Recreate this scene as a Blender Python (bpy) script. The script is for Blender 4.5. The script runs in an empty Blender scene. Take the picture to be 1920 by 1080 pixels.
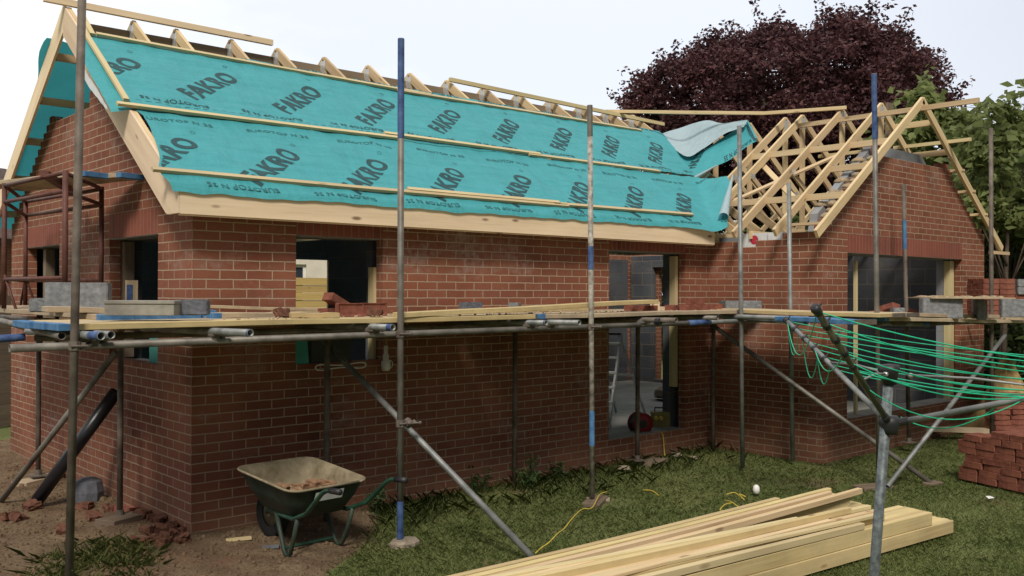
import bpy, bmesh, math, random
import numpy as np
from mathutils import Vector, Matrix
from mathutils.geometry import tessellate_polygon
from math import radians as R, sin, cos, pi, hypot
random.seed(7)
rng = np.random.default_rng(11)
scene = bpy.context.scene
col = scene.collection

# ------------------------------------------------------------------ camera
CAM = np.array([-3.03115, -7.02850, 1.89537])
FPX = 1771.35
RT = np.array([0.74263836, -0.66968195, 0.00378806])
UP = np.array([-5.05434749e-03, 5.14507694e-05, 9.99987225e-01])
FW = np.array([0.66967359, 0.74264802, 0.0033466])
cd = bpy.data.cameras.new('camera')
cam = bpy.data.objects.new('camera', cd)
col.objects.link(cam)
cd.sensor_width = 36
cd.lens = 36 * FPX / 1920
cd.clip_end = 2000
M = Matrix.Identity(4)
for i in range(3):
    M[i][0] = RT[i]; M[i][1] = UP[i]; M[i][2] = -FW[i]; M[i][3] = CAM[i]
cam.matrix_world = M
scene.camera = cam

# ------------------------------------------------------------------ sky, sun, exposure
SUN_EL, SUN_AZ = R(46), math.atan2(-0.70, -0.70)     # azimuth measured from +Y towards +X
w = bpy.data.worlds.new('World'); scene.world = w
w.use_nodes = True
nt = w.node_tree; nt.nodes.clear()
def wn(t, **k):
    n = nt.nodes.new(t)
    for a, b in k.items(): setattr(n, a, b)
    return n
tc = wn('ShaderNodeTexCoord')
sky = wn('ShaderNodeTexSky', sky_type='NISHITA', sun_disc=False, sun_elevation=SUN_EL, sun_rotation=SUN_AZ)
bg1 = wn('ShaderNodeBackground'); bg1.inputs[1].default_value = 0.13
nt.links.new(sky.outputs[0], bg1.inputs[0])
mp = wn('ShaderNodeMapping'); mp.inputs['Scale'].default_value = (1.0, 1.0, 2.6)
nz = wn('ShaderNodeTexNoise'); nz.inputs['Scale'].default_value = 2.1; nz.inputs['Detail'].default_value = 7; nz.inputs['Roughness'].default_value = 0.55
nt.links.new(tc.outputs['Generated'], mp.inputs[0]); nt.links.new(mp.outputs[0], nz.inputs['Vector'])
rp = wn('ShaderNodeValToRGB')
rp.color_ramp.elements[0].position = 0.38; rp.color_ramp.elements[0].color = (0.82, 0.85, 0.91, 1)
rp.color_ramp.elements[1].position = 0.60; rp.color_ramp.elements[1].color = (1.0, 1.0, 1.0, 1)
dx_ = wn('ShaderNodeVectorMath', operation='DOT_PRODUCT'); dx_.inputs[1].default_value = (0.95, 0.30, 0.0)
nt.links.new(tc.outputs['Generated'], dx_.inputs[0])
mx_ = wn('ShaderNodeMapRange'); mx_.inputs['From Min'].default_value = 0.45; mx_.inputs['From Max'].default_value = 1.0
mx_.inputs['To Min'].default_value = 0.14; mx_.inputs['To Max'].default_value = -0.16
nt.links.new(dx_.outputs['Value'], mx_.inputs['Value'])
ac = wn('ShaderNodeMath', operation='ADD'); nt.links.new(nz.outputs[0], ac.inputs[0]); nt.links.new(mx_.outputs[0], ac.inputs[1])
nt.links.new(ac.outputs[0], rp.inputs[0])
# sky dimmed behind the viewer to darken the lower walls, bright over the house (to the left most)
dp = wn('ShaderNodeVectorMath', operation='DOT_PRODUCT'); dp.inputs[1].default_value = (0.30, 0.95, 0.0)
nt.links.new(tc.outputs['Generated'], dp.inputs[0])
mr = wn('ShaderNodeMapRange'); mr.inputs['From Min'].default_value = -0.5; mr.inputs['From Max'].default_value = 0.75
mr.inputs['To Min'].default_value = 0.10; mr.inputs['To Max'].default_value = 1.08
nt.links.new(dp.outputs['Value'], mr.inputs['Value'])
sx = wn('ShaderNodeSeparateXYZ'); nt.links.new(tc.outputs['Generated'], sx.inputs[0])
mz = wn('ShaderNodeMapRange'); mz.inputs['From Min'].default_value = 0.25; mz.inputs['From Max'].default_value = 1.0
mz.inputs['To Min'].default_value = 0.0; mz.inputs['To Max'].default_value = 0.42
nt.links.new(sx.outputs[2], mz.inputs['Value'])
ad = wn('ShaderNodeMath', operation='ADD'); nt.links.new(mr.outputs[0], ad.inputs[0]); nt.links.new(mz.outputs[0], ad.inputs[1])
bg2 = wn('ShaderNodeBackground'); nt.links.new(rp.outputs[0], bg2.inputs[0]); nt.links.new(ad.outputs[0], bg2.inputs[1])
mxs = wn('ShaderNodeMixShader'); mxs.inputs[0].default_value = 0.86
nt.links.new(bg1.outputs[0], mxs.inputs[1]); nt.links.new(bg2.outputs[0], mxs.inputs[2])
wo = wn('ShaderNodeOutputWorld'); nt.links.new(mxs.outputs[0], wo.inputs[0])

sl = bpy.data.lights.new('sun', 'SUN'); sl.energy = 3.0; sl.angle = R(14); sl.color = (1.0, 0.93, 0.82)
so = bpy.data.objects.new('sun', sl); col.objects.link(so)
sd = Vector((sin(SUN_AZ) * cos(SUN_EL), cos(SUN_AZ) * cos(SUN_EL), sin(SUN_EL)))
so.rotation_euler = sd.to_track_quat('Z', 'Y').to_euler()
so.location = sd * 30
vs = scene.view_settings
vs.view_transform = 'Standard'; vs.look = 'None'; vs.gamma = 1; vs.exposure = 0.14
vs.use_curve_mapping = False
scene.cycles.use_denoising = True
scene.cycles.max_bounces = 8
scene.render.film_transparent = False

# ------------------------------------------------------------------ pixel helpers (photo pixels, 1920 x 1080) -> points on real planes
def ray(x, y): return FW + RT * (x - 960) / FPX - UP * (y - 540) / FPX
def PX(x, y, c): d = ray(x, y); return CAM + d * (c - CAM[0]) / d[0]
def PY(x, y, c): d = ray(x, y); return CAM + d * (c - CAM[1]) / d[1]
def PZ(x, y, c): d = ray(x, y); return CAM + d * (c - CAM[2]) / d[2]
def PD(x, y, c): return CAM + ray(x, y) * c
def PL(x, y, n, d):
    n = np.array(n, float); k = ray(x, y); return CAM + k * ((d - n @ CAM) / (n @ k))
YAW = math.atan2(FW[0], FW[1])

# ------------------------------------------------------------------ materials
def mat(name):
    m = bpy.data.materials.new(name); m.use_nodes = True
    t = m.node_tree
    return m, t, t.nodes['Principled BSDF']
def nn(t, ty, ins=None, **k):
    n = t.nodes.new(ty)
    for a, b in k.items(): setattr(n, a, b)
    for a, b in (ins or {}).items():
        if isinstance(b, bpy.types.NodeSocket): t.links.new(b, n.inputs[a])
        else: n.inputs[a].default_value = b
    return n
def rgba(c): return (c[0], c[1], c[2], 1)
def mixc(t, f, a, b, mode='MIX'):
    n = nn(t, 'ShaderNodeMix', data_type='RGBA', blend_type=mode)
    for i, v in ((0, f), (6, a), (7, b)):
        if isinstance(v, bpy.types.NodeSocket): t.links.new(v, n.inputs[i])
        else: n.inputs[i].default_value = rgba(v) if i else v
    return n.outputs[2]
def ramp(t, src, p0, p1, c0=(0, 0, 0), c1=(1, 1, 1)):
    n = nn(t, 'ShaderNodeValToRGB', {0: src})
    n.color_ramp.elements[0].position = p0; n.color_ramp.elements[0].color = rgba(c0)
    n.color_ramp.elements[1].position = p1; n.color_ramp.elements[1].color = rgba(c1)
    return n.outputs[0]
def bump(t, b, h, strength, dist):
    n = nn(t, 'ShaderNodeBump', {'Height': h, 'Strength': strength, 'Distance': dist})
    t.links.new(n.outputs[0], b.inputs['Normal'])
def uvn(t): return nn(t, 'ShaderNodeTexCoord').outputs['UV']
def objn(t): return nn(t, 'ShaderNodeTexCoord').outputs['Object']
def noise(t, vec, scale, detail=4, rough=.5): return nn(t, 'ShaderNodeTexNoise', {'Vector': vec, 'Scale': scale, 'Detail': detail, 'Roughness': rough}).outputs[0]
def mapping(t, vec, scale=(1, 1, 1), loc=(0, 0, 0)): return nn(t, 'ShaderNodeMapping', {'Vector': vec, 'Scale': scale, 'Location': loc}).outputs[0]

def brick_mat(name, c1, c2, mortar, bw=.225, rh=.075, off=.5, ms=.0052, stains=.8, rough=.85):
    m, t, b = mat(name)
    u = uvn(t)
    wob = nn(t, 'ShaderNodeTexNoise', {'Vector': u, 'Scale': 9.0, 'Detail': 2.0})
    wv = nn(t, 'ShaderNodeVectorMath', {0: wob.outputs['Color'], 1: (.5, .5, .5)}, operation='SUBTRACT').outputs[0]
    wv = nn(t, 'ShaderNodeVectorMath', {0: wv, 'Scale': .0085}, operation='SCALE').outputs[0]
    uu = nn(t, 'ShaderNodeVectorMath', {0: u, 1: wv}, operation='ADD').outputs[0]
    br = nn(t, 'ShaderNodeTexBrick', {'Vector': uu, 'Color1': (0, 0, 0, 1), 'Color2': (1, 1, 1, 1), 'Mortar': (0, 0, 0, 1), 'Scale': 1.0,
            'Mortar Size': ms, 'Mortar Smooth': .15, 'Bias': 0.0, 'Brick Width': bw, 'Row Height': rh}, offset=off, offset_frequency=2)
    rr_ = nn(t, 'ShaderNodeValToRGB', {0: br.outputs['Color']})
    e_ = rr_.color_ramp.elements
    e_[0].position = 0.0; e_[0].color = rgba(tuple(x * .66 for x in c1)); e_[1].position = 1.0; e_[1].color = rgba((c2[0] * 1.12, c2[1] * 1.3, c2[2] * 1.3))
    for p_, c_ in ((.16, c1), (.34, (c1[0] * 1.15, c1[1] * .95, c1[2] * .95)), (.52, tuple((a + b_) / 2 for a, b_ in zip(c1, c2))), (.70, c2), (.84, (c1[0] * .95, c1[1] * 1.0, c1[2] * 1.25))):
        q_ = e_.new(p_); q_.color = rgba(c_)
    base = rr_.outputs[0]
    n1 = noise(t, u, 26, 5, .65)
    base = mixc(t, ramp(t, n1, .3, .75), base, tuple(x * .72 for x in c1))
    n2 = noise(t, u, 1.3, 3)
    base = mixc(t, ramp(t, n2, .3, .7), base, tuple(min(1, x * 1.12) for x in c2))
    mnoise = noise(t, u, 40, 3)
    mo = mixc(t, mnoise, tuple(x * .7 for x in mortar), tuple(min(1, x * 1.2) for x in mortar))
    fac = br.outputs['Fac']
    c = mixc(t, fac, base, mo)
    # lime bloom: pale patches that follow their own noise
    st = nn(t, 'ShaderNodeMath', {0: ramp(t, noise(t, mapping(t, u, (1, 1.6, 1), (3.1, 7.7, 0)), .95, 4, .6), .56, .72), 1: ramp(t, noise(t, u, 14, 4, .7), .38, .66)}, operation='MULTIPLY').outputs[0]
    st = nn(t, 'ShaderNodeMath', {0: st, 1: stains}, operation='MULTIPLY').outputs[0]
    c = mixc(t, st, c, (.42, .34, .31))
    # mud splashed up from the ground, mortar smears
    sv = nn(t, 'ShaderNodeSeparateXYZ', {0: u}).outputs[1]
    md_ = nn(t, 'ShaderNodeMapRange', {0: sv, 1: 5.05, 2: 5.50, 3: 1.0, 4: 0.0}).outputs[0]
    md_ = nn(t, 'ShaderNodeMath', {0: md_, 1: ramp(t, noise(t, u, 6, 5, .7), .3, .7)}, operation='MULTIPLY').outputs[0]
    if bw == .225: c = mixc(t, nn(t, 'ShaderNodeMath', {0: md_, 1: .75}, operation='MULTIPLY').outputs[0], c, (.17, .115, .072))
    sm_ = nn(t, 'ShaderNodeMath', {0: ramp(t, noise(t, mapping(t, u, (1, 1.8, 1), (9, 2, 0)), 11, 4, .65), .62, .74), 1: .28}, operation='MULTIPLY').outputs[0]
    c = mixc(t, sm_, c, tuple(x * .9 for x in mortar))
    t.links.new(c, b.inputs['Base Color']); b.inputs['Roughness'].default_value = rough
    b.inputs['Specular IOR Level'].default_value = .2
    inv = nn(t, 'ShaderNodeMath', {0: 1.0, 1: fac}, operation='SUBTRACT').outputs[0]
    h = nn(t, 'ShaderNodeMath', {0: n1, 1: .35}, operation='MULTIPLY').outputs[0]
    h = nn(t, 'ShaderNodeMath', {0: h, 1: inv}, operation='ADD').outputs[0]
    bump(t, b, h, .8, .006)
    return m

def wood_mat(name, light, dark, knots=.5, grime=0.0, rough=.75):
    m, t, b = mat(name)
    u = uvn(t)
    oi = nn(t, 'ShaderNodeObjectInfo').outputs['Random']
    offv = nn(t, 'ShaderNodeCombineXYZ', {0: nn(t, 'ShaderNodeMath', {0: oi, 1: 31.0}, operation='MULTIPLY').outputs[0], 1: oi}).outputs[0]
    uo = nn(t, 'ShaderNodeVectorMath', {0: u, 1: offv}, operation='ADD').outputs[0]
    g = noise(t, mapping(t, uo, (1.6, 42, 1)), 1.0, 5, .6)
    g2 = noise(t, mapping(t, uo, (.8, 9, 1)), 1.0, 3, .5)
    c = mixc(t, ramp(t, g, .3, .72), light, dark)
    c = mixc(t, ramp(t, g2, .35, .7), c, tuple(min(1, x * 1.08) for x in light))
    hv = nn(t, 'ShaderNodeHueSaturation', {'Hue': nn(t, 'ShaderNodeMapRange', {0: oi, 3: .496, 4: .508}).outputs[0], 'Saturation': .96, 'Value': nn(t, 'ShaderNodeMapRange', {0: oi, 3: .86, 4: 1.1}).outputs[0], 'Color': c}).outputs[0]
    c = hv
    if knots:
        vo = nn(t, 'ShaderNodeTexVoronoi', {'Vector': mapping(t, uo, (2.4, 7, 1)), 'Scale': 1.0, 'Randomness': 1.0})
        k = ramp(t, vo.outputs['Distance'], .07, .15, (1, 1, 1), (0, 0, 0))
        k = nn(t, 'ShaderNodeMath', {0: k, 1: knots}, operation='MULTIPLY').outputs[0]
        c = mixc(t, k, c, (.12, .05, .02))
    if grime:
        gr = ramp(t, noise(t, uo, 3.2, 6, .7), .42, .68)
        gr = nn(t, 'ShaderNodeMath', {0: gr, 1: grime}, operation='MULTIPLY').outputs[0]
        c = mixc(t, gr, c, (.17, .14, .115))
    t.links.new(c, b.inputs['Base Color']); b.inputs['Roughness'].default_value = rough
    b.inputs['Specular IOR Level'].default_value = .25
    bump(t, b, g, .25, .002)
    return m

def plain(name, c, rough=.7, metal=0, var=.25, scale=8, bs=.2, bd=.003, spec=.4, c2=None):
    m, t, b = mat(name)
    o = objn(t)
    n = noise(t, o, scale, 6, .62)
    cc = mixc(t, ramp(t, n, .32, .7), tuple(x * (1 - var) for x in c), c2 or tuple(min(1, x * (1 + var)) for x in c))
    t.links.new(cc, b.inputs['Base Color'])
    b.inputs['Roughness'].default_value = rough; b.inputs['Metallic'].default_value = metal
    b.inputs['Specular IOR Level'].default_value = spec
    if bs: bump(t, b, noise(t, o, scale * 6, 4, .6), bs, bd)
    return m

BR1, BR2, MOR = (.160, .056, .033), (.245, .094, .056), (.40, .295, .21)
m_brick = brick_mat('red_brick_wall', BR1, BR2, MOR)
m_soldier = brick_mat('soldier_course_brick', (.19, .06, .042), (.25, .078, .052), (.27, .18, .135), bw=.075, rh=.225, off=0.0, ms=.0045, stains=.15)
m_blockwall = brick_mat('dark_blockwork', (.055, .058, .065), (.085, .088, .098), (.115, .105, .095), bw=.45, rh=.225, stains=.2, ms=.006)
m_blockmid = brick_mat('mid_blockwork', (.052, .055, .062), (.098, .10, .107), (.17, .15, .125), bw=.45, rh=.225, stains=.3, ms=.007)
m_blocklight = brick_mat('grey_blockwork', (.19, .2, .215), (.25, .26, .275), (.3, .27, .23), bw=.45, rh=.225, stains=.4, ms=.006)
m_new = wood_mat('new_pine', (.78, .61, .42), (.63, .46, .29), knots=.8)
m_truss = wood_mat('truss_timber', (.62, .46, .27), (.44, .30, .15), knots=.55)
m_batten = wood_mat('treated_batten', (.56, .45, .25), (.42, .32, .16), knots=.4)
m_stack = wood_mat('stacked_timber', (.58, .45, .22), (.38, .27, .11), knots=.8, grime=.22)
m_board = wood_mat('scaffold_board', (.50, .39, .25), (.33, .25, .16), knots=.4, grime=.55)
m_boardy = wood_mat('fresh_board', (.52, .39, .19), (.36, .25, .11), knots=.5, grime=.35)
m_old = wood_mat('weathered_timber', (.20, .145, .10), (.11, .08, .055), knots=.3, grime=.3)
m_ridge = wood_mat('brown_binder', (.24, .175, .12), (.17, .12, .08), knots=.2)
m_fence = wood_mat('fence_timber', (.50, .34, .12), (.36, .23, .08), knots=.3)
m_bark = plain('bark', (.07, .05, .035), .9, 0, .4, 6, .6, .02)
m_galv = plain('galvanised_tube', (.19, .20, .195), .55, .4, .35, 7, .15, .002, c2=(.31, .315, .305))
m_tube = plain('weathered_tube', (.17, .15, .13), .6, .45, .4, 5, .25, .002, c2=(.27, .25, .22))
m_rusty = plain('rusty_tube', (.13, .095, .075), .72, .3, .45, 6, .35, .003, c2=(.22, .185, .155))
m_paleT = plain('splashed_tube', (.24, .215, .185), .7, .2, .5, 16, .35, .003, c2=(.52, .48, .42))
m_hole = plain('tube_inside', (.03, .035, .05), .9)
m_bluep = plain('blue_paint', (.035, .075, .24), .65, 0, .4, 14, .2, .002, c2=(.08, .14, .30))
m_blueb = plain('blue_board_paint', (.05, .16, .38), .75, 0, .35, 14, .3, .002, c2=(.09, .22, .38))
m_redb = plain('red_oxide', (.115, .045, .035), .65, .2, .35, 7, .25, .002)
m_concrete = plain('concrete_block', (.18, .185, .195), .92, 0, .22, 22, .6, .004, .2, c2=(.27, .275, .28))
m_concdark = plain('dense_block', (.12, .125, .145), .92, 0, .25, 24, .6, .004, .2)
m_coping = plain('cast_coping', (.26, .245, .215), .85, 0, .2, 14, .4, .003, .2)
m_slab = plain('concrete_floor', (.19, .185, .165), .85, 0, .25, 3, .3, .004, .25)
m_mortar = plain('mortar', (.34, .26, .17), .95, 0, .3, 25, .8, .01, .1)
m_clay = plain('red_clay', (.19, .062, .042), .9, 0, .3, 12, .5, .003, .2, c2=(.28, .105, .072))
m_claydk = plain('dark_clay', (.175, .056, .036), .9, 0, .35, 10, .6, .004, .2, c2=(.27, .10, .064))
m_clayold = plain('weathered_clay', (.10, .045, .032), .95, 0, .3, 14, .6, .004, .1, c2=(.19, .09, .06))
m_plate = plain('nail_plate_steel', (.58, .58, .55), .45, .5, .3, 60, .4, .002)
m_lintel = plain('steel_lintel', (.22, .22, .2), .6, .4, .3, 10)
m_foil = plain('insulation_foil', (.62, .64, .64), .5, 0, .12, 10)
m_redprint = plain('red_print', (.45, .03, .06), .6, 0, .2, 10, 0)
m_white = plain('white_plastic', (.72, .7, .66), .5, 0, .1, 10, 0)
m_black = plain('black_plastic', (.02, .02, .022), .5, 0, .3, 10, .1)
m_pipe = plain('black_pipe_plastic', (.018, .018, .022), .32, 0, .3, 10, .05)
m_green = plain('dark_green_paint', (.012, .045, .028), .45, 0, .4, 9, .2, .002, c2=(.02, .075, .045))
m_dgreen = plain('dusty_green_paint', (.010, .032, .022), .6, 0, .35, 7, .25, .002, c2=(.035, .046, .030))
m_dust = plain('mortar_dusted_steel', (.21, .165, .095), .9, 0, .35, 7, .5, .004, .2, c2=(.33, .28, .19))
m_rubber = plain('rubber_tyre', (.015, .015, .015), .8, 0, .3, 12, .3)
m_line = plain('green_line', (.01, .42, .22), .5, 0, .15, 20, 0)
m_alu = plain('aluminium', (.46, .47, .47), .38, .7, .2, 9, .1)
m_zincspeck = plain('spangled_zinc', (.085, .10, .105), .55, .25, .4, 38, .15, .001, c2=(.19, .215, .22))
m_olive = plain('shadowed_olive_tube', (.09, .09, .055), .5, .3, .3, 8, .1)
m_redreel = plain('red_reel', (.22, .015, .015), .45, 0, .2, 8, 0)
m_yellow = plain('yellow_casing', (.20, .16, .045), .6, 0, .25, 8, .1)
m_string = plain('yellow_string', (.55, .40, .06), .8, 0, .2, 20, 0)
m_cream = plain('cream_render', (.62, .58, .48), .9, 0, .1, 4, .2, .004)
m_glassd = plain('dark_window_glass', (.03, .04, .05), .12, 0, .2, 3, 0)
m_tile = plain('brown_roof_tile', (.075, .05, .045), .85, 0, .3, 9, .4, .01)
m_teald = plain('teal_offcut', (.06, .30, .28), .8, 0, .15, 8, .2)
m_stone = plain('limestone', (.30, .25, .19), .95, 0, .35, 11, .7, .02, .1)

def membrane_mat(name, front, back, trans=.12):
    m, t, b = mat(name)
    o = objn(t)
    n = noise(t, o, 5, 5, .6); n2 = noise(t, o, 160, 3, .7)
    f = mixc(t, ramp(t, n, .3, .7), tuple(x * .86 for x in front), tuple(min(1, x * 1.1) for x in front))
    f = mixc(t, ramp(t, n2, .35, .65), f, tuple(min(1, x * 1.16 + .008) for x in front))
    bk = mixc(t, ramp(t, n, .3, .7), tuple(x * .88 for x in back), back)
    geo = nn(t, 'ShaderNodeNewGeometry')
    c = mixc(t, geo.outputs['Backfacing'], f, bk)
    t.links.new(c, b.inputs['Base Color']); b.inputs['Roughness'].default_value = .62
    b.inputs['Specular IOR Level'].default_value = .3
    cr = noise(t, mapping(t, o, (1.4, 9, 5)), 1.6, 4, .55)
    cr2 = noise(t, mapping(t, o, (7, 2.5, 2.5)), 1.5, 3, .5)
    hh_ = nn(t, 'ShaderNodeMath', {0: cr, 1: cr2}, operation='ADD').outputs[0]
    bn = nn(t, 'ShaderNodeBump', {'Height': hh_, 'Strength': .55, 'Distance': .035})
    bn2 = nn(t, 'ShaderNodeBump', {'Height': n2, 'Strength': .35, 'Distance': .002, 'Normal': bn.outputs[0]})
    t.links.new(bn2.outputs[0], b.inputs['Normal'])
    tr = nn(t, 'ShaderNodeBsdfTranslucent', {'Color': rgba(front)})
    mx = nn(t, 'ShaderNodeMixShader', {0: trans})
    t.links.new(b.outputs[0], mx.inputs[1]); t.links.new(tr.outputs[0], mx.inputs[2])
    t.links.new(mx.outputs[0], t.nodes['Material Output'].inputs[0])
    return m
TEAL = (.048, .295, .325)
m_memb = membrane_mat('teal_roof_membrane', TEAL, (.36, .46, .50))
m_membr = membrane_mat('teal_rear_membrane', TEAL, (.04, .36, .34), .45)  # glow of daylight through the sheet is put into the underside colour
m_print = plain('membrane_print', (.012, .055, .062), .7, 0, .25, 30, 0)
m_print2 = plain('membrane_small_print', (.018, .12, .13), .7, 0, .25, 30, 0)

def leaf_mat(name, a, b_, trans=.3):
    m, t, b = mat(name)
    r = nn(t, 'ShaderNodeNewGeometry').outputs['Random Per Island']
    n = noise(t, objn(t), .8, 3)
    c = mixc(t, r, a, b_)
    c = mixc(t, ramp(t, n, .35, .7), c, tuple(x * .7 for x in a))
    t.links.new(c, b.inputs['Base Color']); b.inputs['Roughness'].default_value = .6
    b.inputs['Specular IOR Level'].default_value = .3
    tr = nn(t, 'ShaderNodeBsdfTranslucent'); t.links.new(c, tr.inputs['Color'])
    mx = nn(t, 'ShaderNodeMixShader', {0: trans})
    t.links.new(b.outputs[0], mx.inputs[1]); t.links.new(tr.outputs[0], mx.inputs[2])
    t.links.new(mx.outputs[0], t.nodes['Material Output'].inputs[0])
    return m
m_beech = leaf_mat('copper_beech_leaves', (.082, .033, .037), (.145, .058, .058), .3)
m_leafg = leaf_mat('fresh_green_leaves', (.19, .235, .08), (.30, .34, .13), .5)
m_leafd = leaf_mat('dark_green_leaves', (.048, .078, .024), (.105, .145, .046), .35)
m_leafy = leaf_mat('yellow_green_leaves', (.14, .20, .045), (.22, .28, .075), .4)
m_grass = leaf_mat('grass_blades', (.155, .205, .055), (.31, .32, .125), .45)
m_weed = leaf_mat('weed_leaves', (.03, .06, .016), (.07, .11, .03), .25)

# ground
m_lawn, t, b = mat('lawn_ground')
o = objn(t)
c = mixc(t, ramp(t, noise(t, o, 2.2, 5, .6), .35, .68), (.10, .128, .040), (.18, .19, .075))
c = mixc(t, ramp(t, noise(t, o, 45, 4, .7), .45, .75), c, (.05, .06, .022))
c = mixc(t, ramp(t, noise(t, mapping(t, o, (1, 1, 1), (2, 5, 0)), 1.1, 4, .6), .60, .72), c, (.17, .13, .075))
t.links.new(c, b.inputs['Base Color']); b.inputs['Roughness'].default_value = .95; b.inputs['Specular IOR Level'].default_value = .1
bump(t, b, noise(t, o, 60, 4, .7), .8, .02)
m_soil, t, b = mat('sandy_soil')
o = objn(t)
c = mixc(t, ramp(t, noise(t, o, 3.0, 6, .62), .32, .70), (.13, .088, .056), (.26, .19, .12))
c = mixc(t, ramp(t, noise(t, o, 38, 5, .7), .46, .66), c, (.11, .066, .038))
c = mixc(t, ramp(t, noise(t, mapping(t, o, (1, 1, 1), (4, 9, 2)), 1.6, 3), .58, .72), c, (.19, .105, .066))
t.links.new(c, b.inputs['Base Color']); b.inputs['Roughness'].default_value = .97; b.inputs['Specular IOR Level'].default_value = .1
bump(t, b, noise(t, o, 32, 6, .7), 1.0, .03)

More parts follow.
